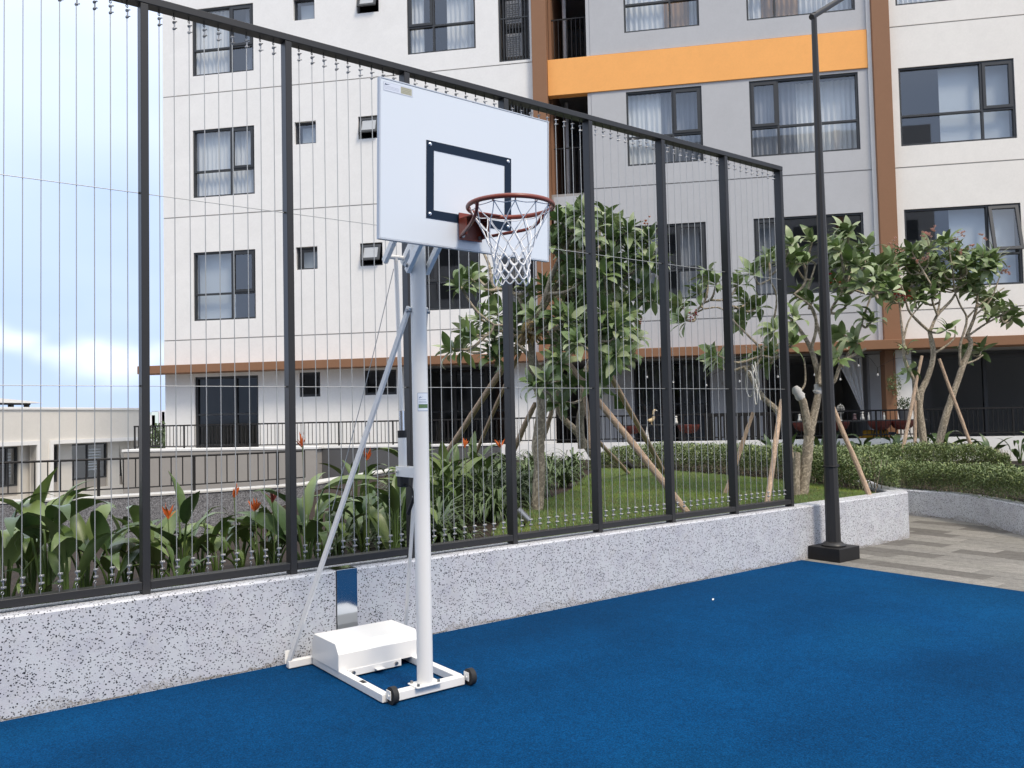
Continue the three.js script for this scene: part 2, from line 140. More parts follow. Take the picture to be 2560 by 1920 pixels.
// ---------------------------------------------------------------- textures and materials
function canvasTex(w, h, draw, sx, sy = sx, srgb = true) { // sx, sy: metres covered by the picture
  const c = document.createElement('canvas'); c.width = w; c.height = h; const x = c.getContext('2d'); draw(x, w, h);
  const t = new THREE.CanvasTexture(c); t.wrapS = t.wrapT = THREE.RepeatWrapping; t.repeat.set(1 / sx, 1 / sy); t.magFilter = THREE.LinearFilter; if (srgb) t.colorSpace = THREE.SRGBColorSpace; t.needsUpdate = true; return t;
}
function tileNoise(S, cells, seed) { const R = rng(seed), g = Array.from({ length: cells * cells }, () => R()); return (x, y) => { const fx = (x / S) * cells, fy = (y / S) * cells, X = Math.floor(fx), Y = Math.floor(fy), u = sm(fx - X), v = sm(fy - Y), q = (a, b) => g[((b % cells) + cells) % cells * cells + ((a % cells) + cells) % cells]; return (q(X, Y) * (1 - u) + q(X + 1, Y) * u) * (1 - v) + (q(X, Y + 1) * (1 - u) + q(X + 1, Y + 1) * u) * v; }; }
function pixelTex(S, size, f, srgb = true) { // f(x, y) -> [r, g, b] 0..255
  const d = new Uint8Array(S * S * 4); for (let y = 0; y < S; y++) for (let x = 0; x < S; x++) { const c = f(x, y), i = (y * S + x) * 4; for (let q = 0; q < 3; q++) d[i + q] = Math.max(0, Math.min(255, c[q])); d[i + 3] = 255; }
  const t = new THREE.DataTexture(d, S, S); t.wrapS = t.wrapT = THREE.RepeatWrapping; t.magFilter = THREE.LinearFilter; t.minFilter = THREE.LinearMipmapLinearFilter; t.repeat.set(1 / size, 1 / size); if (srgb) t.colorSpace = THREE.SRGBColorSpace; t.needsUpdate = true; return t;
}
const rgb = (r, g, b) => new THREE.Color().setRGB(r, g, b);
const std = (c, roughness = 0.7, more = {}) => new THREE.MeshStandardMaterial({ color: Array.isArray(c) ? rgb(...c) : c, roughness, ...more });
const phys = (c, roughness, more = {}) => new THREE.MeshPhysicalMaterial({ color: Array.isArray(c) ? rgb(...c) : c, roughness, ...more });

const nA = tileNoise(512, 8, 3), nB = tileNoise(512, 24, 4), nC = tileNoise(512, 96, 5), nD = tileNoise(512, 256, 6);
const plasterTex = pixelTex(512, 3, (x, y) => { const v = 247 + 4 * (nA(x, y) - 0.5) + 3 * (nB(x, y) - 0.5) + 4 * (nC(x, y) - 0.5); return [v, v, v - 1]; });
const grainBump = pixelTex(512, 0.7, (x, y) => { const v = 128 + 70 * (nC(x, y) - 0.5) + 90 * (nD(x, y) - 0.5); return [v, v, v]; }, false);
const terrazzoTex = canvasTex(2048, 1024, (c, W, H) => {
  const R = rng(21); c.fillStyle = 'rgb(200,202,206)'; c.fillRect(0, 0, W, H);
  for (let i = 0; i < 900; i++) { c.fillStyle = `rgba(${R() < 0.5 ? '204,205,209' : '170,172,180'},0.10)`; c.beginPath(); c.ellipse(R() * W, R() * H, 20 + R() * 70, 15 + R() * 50, R() * 3, 0, 7); c.fill(); }
  const chip = (x, y, r, col) => { c.fillStyle = col; for (const ox of [0, W, -W]) for (const oy of [0, H, -H]) { if (x + ox < -9 || x + ox > W + 9 || y + oy < -9 || y + oy > H + 9) continue; c.beginPath(); const n = 5, a0 = x; for (let k = 0; k < n; k++) { const a = a0 + (k / n) * 6.283 + hash3(x, y, k), q = r * (0.6 + 0.7 * hash3(k, x, y)); c.lineTo(x + ox + Math.cos(a) * q, y + oy + Math.sin(a) * q * 0.8); } c.fill(); } };
  for (let i = 0; i < 2600; i++) chip(R() * W, R() * H, 2 + R() * 3.5, R() < 0.6 ? 'rgb(206,207,210)' : 'rgb(150,152,158)');
  for (let i = 0; i < 7000; i++) { const q = R(); chip(R() * W, R() * H, 2.7 + R() * 2.9, q < 0.84 ? 'rgb(24,26,32)' : q < 0.9 ? 'rgb(60,63,70)' : 'rgb(112,108,106)'); }
  for (let i = 0; i < 5200; i++) { // grime splashed up the foot of the wall, in blotches
    const x = R() * W, n = fbm(x * 0.006, 3.3, 1.1, 4), n2 = fbm(x * 0.03, 8.3, 2.1, 3), hgt = Math.max(0, (n - 0.36) * 190 + (n2 - 0.5) * 60), y = H * (1 - 0.305 / 1.15) - Math.pow(R(), 1.5) * hgt; c.fillStyle = `rgba(${R() < 0.6 ? '96,88,76' : '128,116,98'},${0.10 + 0.22 * R()})`; c.beginPath(); c.ellipse(x, y, 1 + R() * 5, 0.8 + R() * 2.4, R() * 3, 0, 7); c.fill(); }
  for (let i = 0; i < 700; i++) { const x = R() * W, y = H * (1 - 0.9 / 1.15) + Math.pow(R(), 2) * 40; c.fillStyle = `rgba(110,104,94,${0.06 + 0.12 * R()})`; c.fillRect(x, y, 1 + R() * 2, 4 + R() * 18); }
}, 2.3, 1.15);
const graniteTex = pixelTex(512, 0.9, (x, y) => { const q = nD(x, y) * 0.6 + nC(x, y) * 0.4; const v = q < 0.36 ? 66 : q < 0.47 ? 104 : q > 0.66 ? 168 : 134; const w = v + 14 * (nB(x, y) - 0.5); return [w, w, w + 2]; });
const cA = tileNoise(1024, 512, 8), cB = tileNoise(1024, 60, 9), cC = tileNoise(1024, 9, 10), cR = rng(77);
const courtTex = pixelTex(1024, 2.6, (x, y) => { const k = 0.80 + 0.16 * (cA(x, y) - 0.5) * 2 + 0.025 * (cB(x, y) - 0.5) * 2 + 0.02 * (cC(x, y) - 0.5) * 2 + (cR() < 0.003 ? -0.25 : 0) + (cR() < 0.0004 ? 0.6 : 0); return [255 * k * 0.93, 255 * k * 0.97, 255 * k]; });
const courtBump = pixelTex(512, 0.5, (x, y) => { const v = 128 + 120 * (nD(x, y) - 0.5) + 60 * (nC(x, y) - 0.5); return [v, v, v]; }, false);
const paverTex = pixelTex(512, 1.1, (x, y) => { const v = 216 + 34 * (nC(x, y) - 0.5) + 30 * (nB(x, y) - 0.5) + 40 * (nD(x, y) - 0.5); return [v, v, v - 3]; });
const barkTex = pixelTex(256, 0.5, (x, y) => { const q = nB(x * 2, y * 2), p = nC(x * 2, y * 2), s = nD(x * 2, y * 2); let v = 196 + 44 * (q - 0.5) + 60 * (p - 0.5) + 50 * (s - 0.5); if (p > 0.74) v -= 55; if (q > 0.66) v += 24; return [v, v * 0.95, v * 0.87]; });
const woodTex = pixelTex(256, 0.4, (x, y) => { const q = nB(x * 2, y / 2), p = nC(x * 2, y / 2); let v = 206 + 50 * (q - 0.5) + 44 * (p - 0.5); if (nC(x * 2 + 40, y * 2) > 0.85) v = 95; return [v, v * 0.90, v * 0.80]; });
const soilTex = pixelTex(512, 1.2, (x, y) => { const v = 150 + 120 * (nC(x, y) - 0.5) + 110 * (nD(x, y) - 0.5); return [v, v * 0.86, v * 0.72]; });
const lawnTex = pixelTex(512, 1.6, (x, y) => { const k = 0.8 + 0.3 * (nB(x, y) - 0.5) + 0.5 * (nD(x, y) - 0.5), d = Math.max(0, nA(x, y) - 0.6) * 2; return [255 * k * (0.74 + d), 255 * k * (0.86 + 0.3 * d), 255 * k * (0.56 + 0.2 * d)]; });

const M = {
  white: std([0.875, 0.865, 0.85], 0.85, { map: plasterTex, bumpMap: grainBump, bumpScale: 0.0006 }),
  beige: std([0.84, 0.81, 0.765], 0.85, { map: plasterTex, bumpMap: grainBump, bumpScale: 0.0006 }),
  grey: std([0.50, 0.505, 0.525], 0.85, { map: plasterTex, bumpMap: grainBump, bumpScale: 0.0006 }),
  taupe: std([0.36, 0.335, 0.31], 0.85, { map: plasterTex }),
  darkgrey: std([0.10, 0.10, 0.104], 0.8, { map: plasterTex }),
  orange: std([0.98, 0.46, 0.135], 0.8, { map: plasterTex }),
  brown: std([0.27, 0.135, 0.070], 0.75, { map: plasterTex }),
  groove: std([0.42, 0.41, 0.40], 0.9),
  room: std([0.32, 0.31, 0.30], 0.9), dark: std([0.035, 0.035, 0.037], 0.8),
  alu: std([0.040, 0.043, 0.047], 0.45, { metalness: 0.2 }),
  glass: phys([0.94, 0.97, 0.98], 0.015, { transmission: 1, thickness: 0, ior: 2.2, specularIntensity: 1, side: THREE.DoubleSide }),
  shopGlass: phys([0.55, 0.57, 0.58], 0.02, { transmission: 1, thickness: 0, ior: 1.45, side: THREE.DoubleSide }),
  frost: phys([0.78, 0.82, 0.86], 0.6, { transmission: 0.5, thickness: 0, side: THREE.DoubleSide }),
  curtain: phys([0.90, 0.90, 0.90], 0.95, { transmission: 0.3, thickness: 0, side: THREE.DoubleSide }),
  drape: phys([0.30, 0.31, 0.34], 0.95, { transmission: 0.1, thickness: 0, side: THREE.DoubleSide }),
  amber: phys([0.42, 0.24, 0.10], 0.95, { transmission: 0.15, thickness: 0, side: THREE.DoubleSide }),
  terrazzo: std([1, 1, 1], 0.55, { map: terrazzoTex, bumpMap: grainBump, bumpScale: 0.001 }),
  granite: std([0.9, 0.9, 0.92], 0.7, { map: graniteTex }), cap: std([0.60, 0.59, 0.57], 0.8, { map: plasterTex }),
  court: phys([0.0026, 0.092, 0.255], 0.9, { specularIntensity: 0.12, map: courtTex, bumpMap: courtBump, bumpScale: 0.002, vertexColors: true }),
  steel: phys([0.031, 0.030, 0.030], 0.40, { specularIntensity: 0.8 }),
  rail: phys([0.018, 0.017, 0.017], 0.5, { specularIntensity: 0.6 }),
  cable: std([0.50, 0.50, 0.48], 0.42, { metalness: 0.55 }),
  clip: std([0.42, 0.42, 0.42], 0.35, { metalness: 0.8 }),
  mirror: std([0.60, 0.62, 0.64], 0.10, { metalness: 1 }),
  chrome: std([0.70, 0.70, 0.70], 0.12, { metalness: 1 }), bolt: std([0.32, 0.32, 0.32], 0.35, { metalness: 0.9 }),
  enamel: phys([0.86, 0.84, 0.80], 0.32, { clearcoat: 0.25, clearcoatRoughness: 0.2 }),
  board: phys([0.73, 0.785, 0.84], 0.38, { clearcoat: 0.2, clearcoatRoughness: 0.25 }), boardEdge: std([0.55, 0.58, 0.62], 0.4, { metalness: 0.3 }),
  navy: phys([0.010, 0.022, 0.045], 0.5, { specularIntensity: 0.35 }), red: phys([0.21, 0.032, 0.012], 0.42, { clearcoat: 0.3, clearcoatRoughness: 0.25 }), net: std([0.80, 0.80, 0.80], 0.85),
  rubber: std([0.018, 0.018, 0.019], 0.7),
  soil: std([0.075, 0.06, 0.045], 0.95, { map: soilTex }), lawn: std([0.17, 0.215, 0.085], 0.95, { map: lawnTex }),
  concrete: std([0.42, 0.41, 0.39], 0.9, { map: paverTex }),
  bark: std([0.62, 0.585, 0.53], 0.9, { map: barkTex, bumpMap: barkTex, bumpScale: 0.006 }), wood: std([0.74, 0.68, 0.62], 0.85, { map: woodTex, bumpMap: woodTex, bumpScale: 0.003 }),
  cloth: std([0.62, 0.61, 0.59], 0.95), petal: std([0.62, 0.13, 0.02], 0.7), petalPink: std([0.72, 0.42, 0.34], 0.7), petalRed: std([0.42, 0.02, 0.02], 0.7), yellow: std([0.55, 0.30, 0.02], 0.6), blue: std([0.03, 0.14, 0.30], 0.6),
  chair: std([0.16, 0.035, 0.025], 0.5), figure: std([0.68, 0.66, 0.60], 0.6), duck: std([0.62, 0.47, 0.26], 0.6), bulb: phys([0.9, 0.9, 0.88], 0.1, { transmission: 0.5, thickness: 0 }),
  dry: phys([0.50, 0.36, 0.16], 0.9, { transmission: 0.25, thickness: 0, side: THREE.DoubleSide }),
};
const leafM = [[0.165, 0.245, 0.08], [0.105, 0.165, 0.05], [0.24, 0.315, 0.135], [0.35, 0.41, 0.225]].map((c) => phys(c, 0.42, { transmission: 0.22, thickness: 0, side: THREE.DoubleSide }));
const helM = [[0.10, 0.16, 0.04], [0.065, 0.115, 0.035], [0.14, 0.20, 0.055], [0.18, 0.245, 0.08]].map((c) => phys(c, 0.38, { transmission: 0.22, thickness: 0, side: THREE.DoubleSide }));
const lilyM = [[0.085, 0.13, 0.045], [0.11, 0.16, 0.06], [0.06, 0.095, 0.035]].map((c) => phys(c, 0.4, { transmission: 0.15, thickness: 0, side: THREE.DoubleSide }));
const hedgeM = [[0.15, 0.205, 0.075], [0.14, 0.19, 0.075], [0.07, 0.105, 0.045]].map((c) => phys(c, 0.5, { transmission: 0.2, thickness: 0, side: THREE.DoubleSide }));

// ---------------------------------------------------------------- the setting: ground, court, paving, garden
const gy = (x, z) => { const d = -z - 5.9, t = sm(Math.min(1, Math.max(0, (x - 3.4) / 2))); return (0.5 - 0.06 * d) * (1 - t) + (0.55 + 0.02 * d) * t; };
{ const g = new THREE.CircleGeometry(2500, 64); g.rotateX(-Math.PI / 2); g.translate(0, -4, 0); tag(struct('ground', boxUV(g), std([0.22, 0.21, 0.19], 0.95)), 'grey ground of the surrounding city far below the court'); }
{
  const x0 = -14, x1 = 8.33, z0 = -5.719, z1 = 12, nx = 149, nz = 118, g = new THREE.PlaneGeometry(x1 - x0, z1 - z0, nx, nz); g.rotateX(-Math.PI / 2); g.translate((x0 + x1) / 2, 0, (z0 + z1) / 2);
  const p = g.attributes.position, uv = g.attributes.uv, c = new Float32Array(p.count * 3);
  for (let i = 0; i < p.count; i++) { // worn and repainted patches of the acrylic coat
    const x = p.getX(i), z = p.getZ(i); uv.setXY(i, x, z);
    const a = fbm(x * 1.1, z * 1.5, 2.2, 5), b = fbm(x * 0.4 + 9, z * 0.45, 6.1, 4), k = 0.84 + 0.46 * (a - 0.5) + 0.55 * (b - 0.5), q = Math.max(0, b - 0.5) * 1.4;
    c[i * 3] = k * (1 + q * 1.5); c[i * 3 + 1] = k * (1 + 0.15 * q); c[i * 3 + 2] = k * (1 - 0.25 * q);
  }
  g.setAttribute('color', new THREE.BufferAttribute(c, 3));
  tag(struct('court', g, M.court), 'blue painted sports court surface');
  struct('court_slab', box(x0, 16, -4, -0.03, z0 - 9, z1), M.concrete);
}
{
  const pav = struct('paving', sheet([[8.334, -8.5], [17, -8.5], [17, 12], [8.334, 12]], -0.008), std([0.30, 0.29, 0.27], 0.9, { map: paverTex })); tag(pav, 'grey plank paving beyond the edge of the court');
  const R = rng(9), tones = [[0.31, 0.295, 0.27], [0.345, 0.325, 0.30], [0.285, 0.27, 0.25], [0.175, 0.162, 0.148], [0.20, 0.187, 0.17]].map((c) => std(c, 0.82, { map: paverTex }));
  const pg = boxUV(box(-0.137, 0.137, -0.02, 0, -0.298, 0.298));
  for (let i = 0; i < 17; i++) { let t = 0, run = 0; const off = (i % 2) * 0.3 + (i % 3) * 0.07;
    for (let k = 0; k < 8; k++) { if (run-- <= 0) { t = R() < 0.36 ? 3 + (R() < 0.5 ? 0 : 1) : Math.floor(R() * 3); run = R() < 0.5 ? 1 : 0; } const z = -6.95 + off + k * 0.6; if (z > -2.4) continue; const o = obj('paver', pg, tones[t], pav); o.position.set(8.475 + i * 0.279, -0.001 + R() * 0.0016, z); } }
}
const bedPoly = [[-9, -5.9], [10.4, -5.9], [10.75, -6.05], [12.1, -7.2], [13.4, -8.3], [19.5, -6.5], [23.5, -5.2], [11.3, -17.6], [9.2, -15.3], [8.2, -14.5], [6.6, -13.2], [5.5, -12.45], [4.18, -12.0], [1.07, -12.5], [-2, -12.9], [-9, -13.4]];
tag(struct('garden_soil', gridSheet(bedPoly, (x, z) => gy(x, z) + 0.03 * (fbm(x * 3, z * 3, 1) - 0.5), 0.2), M.soil), 'dark soil of the planted garden bed behind the fence');
const lawnPoly = [[4.4, -5.96], [10.45, -5.96], [10.62, -6.3], [11.05, -7.2], [11.3, -8.4], [11.3, -10.2], [11.4, -10.9], [10.7, -11.7], [9.2, -10.4], [7.8, -9.1], [6.6, -8.3], [5.6, -7.6], [4.7, -6.7]];
const lawn = struct('lawn', gridSheet(lawnPoly, (x, z) => gy(x, z) + 0.02, 0.08), M.lawn); tag(lawn, 'short green lawn behind the cable fence');
{
  const s = new THREE.BufferGeometry(), pos = []; const R = rng(31);
  for (let k = 0; k < 5; k++) { const a = R() * 6.28, x = (R() - 0.5) * 0.03, z = (R() - 0.5) * 0.03, l = 0.018 + R() * 0.016, dx = Math.cos(a) * 0.003, dz = Math.sin(a) * 0.003, tx = x + (R() - 0.5) * 0.02, tz = z + (R() - 0.5) * 0.02; pos.push(x - dx, 0, z - dz, x + dx, 0, z + dz, tx, l, tz); }
  s.setAttribute('position', new THREE.Float32BufferAttribute(pos, 3)); s.computeVertexNormals();
  const N = 42000, im = new THREE.InstancedMesh(s, phys([0.21, 0.28, 0.10], 0.7, { transmission: 0.2, thickness: 0, side: THREE.DoubleSide }), N), m = new THREE.Matrix4(), q = new THREE.Quaternion(), c = new THREE.Color(); let n = 0;
  while (n < N) { const x = 4.4 + R() * 7, z = -11.7 + R() * 5.75; if (!inside(lawnPoly, x, z)) continue; q.setFromAxisAngle(V(0, 1, 0), R() * 6.28); const k = 0.7 + R() * 0.8; m.compose(V(x, gy(x, z) + 0.02, z), q, V(k, k, k)); im.setMatrixAt(n, m); const d = fbm(x * 1.4, z * 1.4, 5, 3); c.setRGB(0.75 + 0.5 * R() + Math.max(0, d - 0.55) * 1.6, 0.8 + 0.4 * R() + Math.max(0, d - 0.55) * 1.5, 0.7 + 0.4 * R()); im.setColorAt(n++, c); }
  im.name = 'grass'; im.castShadow = im.receiveShadow = true; tag(im, 'short mown grass blades of the lawn', 'grass', null, 'stuff'); scene.add(im);
}
// ---------------------------------------------------------------- speckled terrazzo walls
const wallPath = [[-9, -5.72], [10.4, -5.72], ...smooth([[10.55, -5.72], [10.78, -5.75], [10.96, -5.86], [11.14, -6.06], [11.5, -6.5], [12.2, -7.1], [13.2, -8.1]], 4)];
tag(obj('terrazzo_wall', ribbon(wallPath, 0.26, -0.3, 0.60), M.terrazzo), 'long low speckled terrazzo wall carrying the cable fence', 'wall');
const wall2 = smooth([[13.5, -8.0], [13.05, -6.95], [13.02, -6.44], [12.74, -5.83], [12.29, -5.25], [11.94, -4.82], [11.55, -4.2], [11.3, -3.3]], 5);
tag(obj('terrazzo_wall', ribbon(wall2, 0.22, -0.3, 0.40), M.terrazzo), 'curved low speckled terrazzo planter wall across the grey paving', 'wall');
tag(struct('planter_soil', sheet([[13.6, -8.3], [13.2, -6.9], [13.15, -6.4], [12.85, -5.75], [12.45, -5.15], [12.1, -4.7], [11.7, -4.1], [11.45, -3.3], [19, -3.2], [20, -8.3]], 0.35), M.soil), 'soil in the curved planter at the right');
{ // steel strip let into the long wall
  const t = thing('steel_cover_strip', 'mirror steel strip covering a joint of the speckled wall behind the goal', 'cover strip', [2.69, 0, -5.72]);
  obj('face_plate', rbox(-0.082, 0.082, 0.012, 0.606, 0.001, 0.006, 0.002, 1), M.mirror, t); obj('top_fold', rbox(-0.082, 0.082, 0.6015, 0.6055, -0.15, 0.0005, 0.0015, 1), M.mirror, t);
  obj('sealant_joint', [box(-0.088, -0.0825, 0.005, 0.6, 0.0005, 0.004)], M.rubber, t);
}
// granite bed wall at the left, with its railing
{
  const gp = [[-6, -13.2], [-2, -12.8], ...smooth([[1.07, -12.39], [2.4, -12.03], [4.18, -11.87], [5.1, -11.95], [5.6, -12.35], [6.6, -13.1], [8.2, -14.4]], 4)];
  const w = thing('granite_bed_wall', 'low grey granite wall with pale cap behind the broad leaved plants', 'wall'); obj('stone_face', ribbon(gp, 0.25, -0.1, 0.745), M.granite, w);
  obj('coping', ribbon(gp.map(([x, z]) => [x, z + 0.015]), 0.29, 0.747, 0.775, 0.006), M.cap, w);
  const rl = thing('garden_railing', 'thin dark railing standing on the grey granite wall', 'railing'), rp = smooth([[-3, -13.0], [1.07, -12.5], [2.4, -12.14], [4.18, -11.98], [5.0, -12.05]], 12), c = new THREE.CatmullRomCurve3(rp.map((p) => V(p[0], 0, p[1]))), L = c.getLength(), n = Math.floor(L / 0.148);
  for (const y of [1.262, 0.862]) obj(y > 1 ? 'top_rail' : 'bottom_rail', limb(rp.filter((_, i) => i % 3 === 0).map(([x, z]) => [x, y, z, y > 1 ? 0.016 : 0.011]), 6, 2), M.rail, rl);
  const b = new THREE.CylinderGeometry(0.0085, 0.0085, 0.4, 6), p = new THREE.BoxGeometry(0.035, 0.5, 0.035);
  for (let i = 0; i <= n; i++) { const q = c.getPointAt(i / n), o = obj(i % 8 === 3 ? 'post' : 'bar', i % 8 === 3 ? p : b, M.rail, rl); o.position.set(q.x, i % 8 === 3 ? 1.01 : 1.06, q.z); }
}

// ---------------------------------------------------------------- apartment building; x along its front, z out of it
const BT = -0.812925;
const bld = thing('apartment_building', 'white and grey apartment block with brown columns and an orange band', 'building', [5.70, 0, -23.116], BT);
const bToW = (u, v, o) => V(5.70, 0, -23.116).add(V(u, v, o).applyAxisAngle(V(0, 1, 0), BT));
const FL = [3.95, 7.235, 10.52];
const WIN = { A: [0.87, 2.63], B: [3.76, 4.35], C: [5.50, 6.10], D: [6.85, 8.63], G: [12.33, 14.12], H: [15.22, 17.66], I: [18.54, 20.98], J: [22.6, 24.6] };
const big = (k, f) => [WIN[k][0], WIN[k][1], FL[f] + 0.48, FL[f] + 2.30], small = (k, f) => [WIN[k][0], WIN[k][1], FL[f] + 1.69, FL[f] + 2.28];
const TOP = 19;
for (const [u0, u1, m, bigs, smalls, extra] of [[0, 10.07, M.white, ['A', 'D'], ['B', 'C'], 1], [11.49, 17.88, M.grey, ['G', 'H'], [], 0], [18.35, 27, M.beige, ['I', 'J'], [], 0]]) {
  obj('wall_panel', panel(u0, u1, 3.2, FL[0] - 0.028, [], -0.22, 0), m, bld);
  for (let f = 0; f < 3; f++) {
    const hs = [...bigs.map((k) => big(k, f)), ...smalls.map((k) => small(k, f))]; if (extra) hs.push([9.22, 10.0, FL[f] + 0.06, FL[f] + 2.35]);
    obj('wall_panel', panel(u0, u1, FL[f], f === 2 ? TOP : FL[f + 1] - 0.028, hs, -0.22, 0), m, bld);
    obj('joint_strip', box(u0 + 0.002, u1 - 0.002, FL[f] - 0.04, FL[f] + 0.01, -0.2, -0.022), M.groove, bld);
  }
}
obj('side_wall', boxUV(box(0.001, 0.2, -4, TOP, -12, -0.221)), M.white, bld);
obj('roof', box(0, 27, TOP, TOP + 0.3, -12, 0), M.concrete, bld);
// floors and inner walls
for (let f = 0; f < 3; f++) obj('floor_slab', box(0.2, 27, FL[f] - 0.25, FL[f] - 0.03, -6, -0.23), M.room, bld);
obj('floor_slab', box(0.2, 27, 13.5, 13.75, -6, -0.23), M.room, bld);
obj('inner_wall', box(0.2, 27, 3.3, TOP, -6.2, -6), M.room, bld);
for (const u of [3.2, 5.0, 6.4, 9.1, 11.5, 14.7, 18.0, 21.8]) obj('inner_wall', box(u, u + 0.12, 3.3, 13.5, -6, -0.23), M.room, bld);
// columns, orange band, ledge
obj('column', boxUV(rbox(10.07, 10.43, 3.26, TOP, -0.3, 0.16, 0.008, 1)), M.brown, bld);
obj('column', boxUV(rbox(17.97, 18.35, 3.26, TOP, -0.3, 0.16, 0.008, 1)), M.brown, bld);
obj('wall_strip', boxUV(box(17.885, 17.967, 3.26, TOP, -0.22, 0.05)), M.white, bld);
obj('orange_band', boxUV(rbox(10.435, 17.88, 9.60, 10.50, -0.2, 0.035, 0.006, 1)), M.orange, bld);
tag(obj('ledge', boxUV(rbox(-0.45, 27, 3.04, 3.25, -0.1, 0.5, 0.01, 1)), M.brown, bld), 'brown ledge above the ground floor');
// deep stair recess between the white and the grey front
obj('recess_wall', [box(10.44, 11.48, 3.3, TOP, -4.75, -4.6)], M.grey, bld); obj('recess_wall', [box(11.40, 11.486, 3.3, TOP, -4.6, -0.01)], M.grey, bld); obj('recess_wall', [box(10.436, 10.50, 3.3, TOP, -4.6, -0.31)], M.brown, bld);
for (const v of [3.9, 7.08, 10.4, 13.6]) obj('recess_floor', box(10.5, 11.4, v - 0.2, v, -4.6, -0.02), M.grey, bld);
obj('parapet', boxUV(box(10.5, 11.486, 6.25, 7.085, -0.18, -0.015)), M.grey, bld);
for (const f of [1, 2]) { obj('recess_pipe', cyl(V(10.78, FL[f] - 0.1, -0.9), V(10.78, FL[f] + 2.5, -0.9), 0.05), M.grey, bld); for (let i = 0; i < 8; i++) obj('recess_bar', box(10.56 + i * 0.11, 10.575 + i * 0.11, FL[f], FL[f] + 1.15, -0.4, -0.385), M.rail, bld); obj('recess_bar', box(10.5, 11.4, FL[f] + 1.15, FL[f] + 1.18, -0.41, -0.38), M.rail, bld); }
// barred service openings with air conditioner units
for (let f = 0; f < 3; f++) {
  const g = new THREE.Group(); g.name = 'service_grille'; bld.add(g); const [a, b, c, d] = [9.22, 10.0, FL[f] + 0.06, FL[f] + 2.35];
  obj('frame', [box(a, a + 0.04, c, d, -0.1, -0.03), box(b - 0.04, b, c, d, -0.1, -0.03), box(a + 0.04, b - 0.04, c, c + 0.04, -0.1, -0.03), box(a + 0.04, b - 0.04, d - 0.04, d, -0.1, -0.03), box(a + 0.04, b - 0.04, c + 1.1, c + 1.13, -0.08, -0.05)], M.alu, g);
  const br = box(-0.011, 0.011, 0, d - c - 0.08, -0.011, 0.011); for (let i = 1; i < 9; i++) obj('bar', br, M.alu, g).position.set(a + 0.04 + i * 0.0775, c + 0.04, -0.065);
  obj('recess', [box(a, b, c, d, -0.95, -0.9), box(a - 0.02, a, c, d, -0.9, -0.23), box(b, b + 0.02, c, d, -0.9, -0.23), box(a, b, c - 0.02, c, -0.9, -0.23), box(a, b, d, d + 0.02, -0.9, -0.23)], M.room, g);
  for (const y of [0.25, 1.1]) obj('air_conditioner', [rbox(a + 0.12, a + 0.55, c + y, c + y + 0.6, -0.6, -0.32, 0.02), ...Array.from({ length: 9 }, (_, k) => box(a + 0.15, a + 0.5, c + y + 0.06 + k * 0.055, c + y + 0.075 + k * 0.055, -0.315, -0.30))], M.grey, g);
}
// windows
function curtainGeo(u0, u1, v0, v1, z, seed, gather = 0) {
  const R = rng(seed), n = Math.max(12, Math.round((u1 - u0) * 36)), pos = [], idx = [], rows = 5; let ph = R() * 6;
  const amp = Array.from({ length: n + 1 }, () => 0.018 + R() * 0.03), step = Array.from({ length: n + 1 }, () => (ph += 1.0 + R() * 0.9));
  for (let r = 0; r <= rows; r++) for (let i = 0; i <= n; i++) { const t = i / n, q = r / rows; pos.push(u0 + (u1 - u0) * (t * (1 - gather * q)), v1 - (v1 - v0) * q, z + Math.sin(step[i]) * amp[i] * (0.6 + 0.6 * q)); }
  for (let r = 0; r < rows; r++) for (let i = 0; i < n; i++) { const a = r * (n + 1) + i, b = a + n + 1; idx.push(a, b, a + 1, a + 1, b, b + 1); }
  const g = new THREE.BufferGeometry(); g.setAttribute('position', new THREE.Float32BufferAttribute(pos, 3)); g.setIndex(idx); g.computeVertexNormals(); return g;
}
const fr = (u0, u1, v0, v1, w, z0, z1) => [box(u0, u0 + w, v0, v1, z0, z1), box(u1 - w, u1, v0, v1, z0, z1), box(u0 + w, u1 - w, v0, v0 + w, z0, z1), box(u0 + w, u1 - w, v1 - w, v1, z0, z1)];
const pane = (u0, u1, v0, v1, z) => { const g = new THREE.PlaneGeometry(u1 - u0, v1 - v0); g.translate((u0 + u1) / 2, (v0 + v1) / 2, z); return g; };
function sash(g, u0, u1, v0, v1, open = 0) {
  const s = new THREE.Group(); s.name = 'sash'; s.position.set(0, v1, -0.045); s.rotation.x = -open; g.add(s);
  const f = new THREE.Mesh(join(fr(u0, u1, v0 - v1, 0, 0.065, -0.03, 0.03)), M.alu); f.castShadow = f.receiveShadow = true; f.name = 'sash_frame'; s.add(f);
  const p = new THREE.Mesh(pane(u0 + 0.06, u1 - 0.06, v0 - v1 + 0.06, -0.06, 0), M.glass); p.name = 'pane'; s.add(p);
  // keep to three levels: lift the pieces up to the window
  for (const k of [f, p]) { k.position.copy(s.position); k.rotation.copy(s.rotation); g.add(k); } g.remove(s);
}
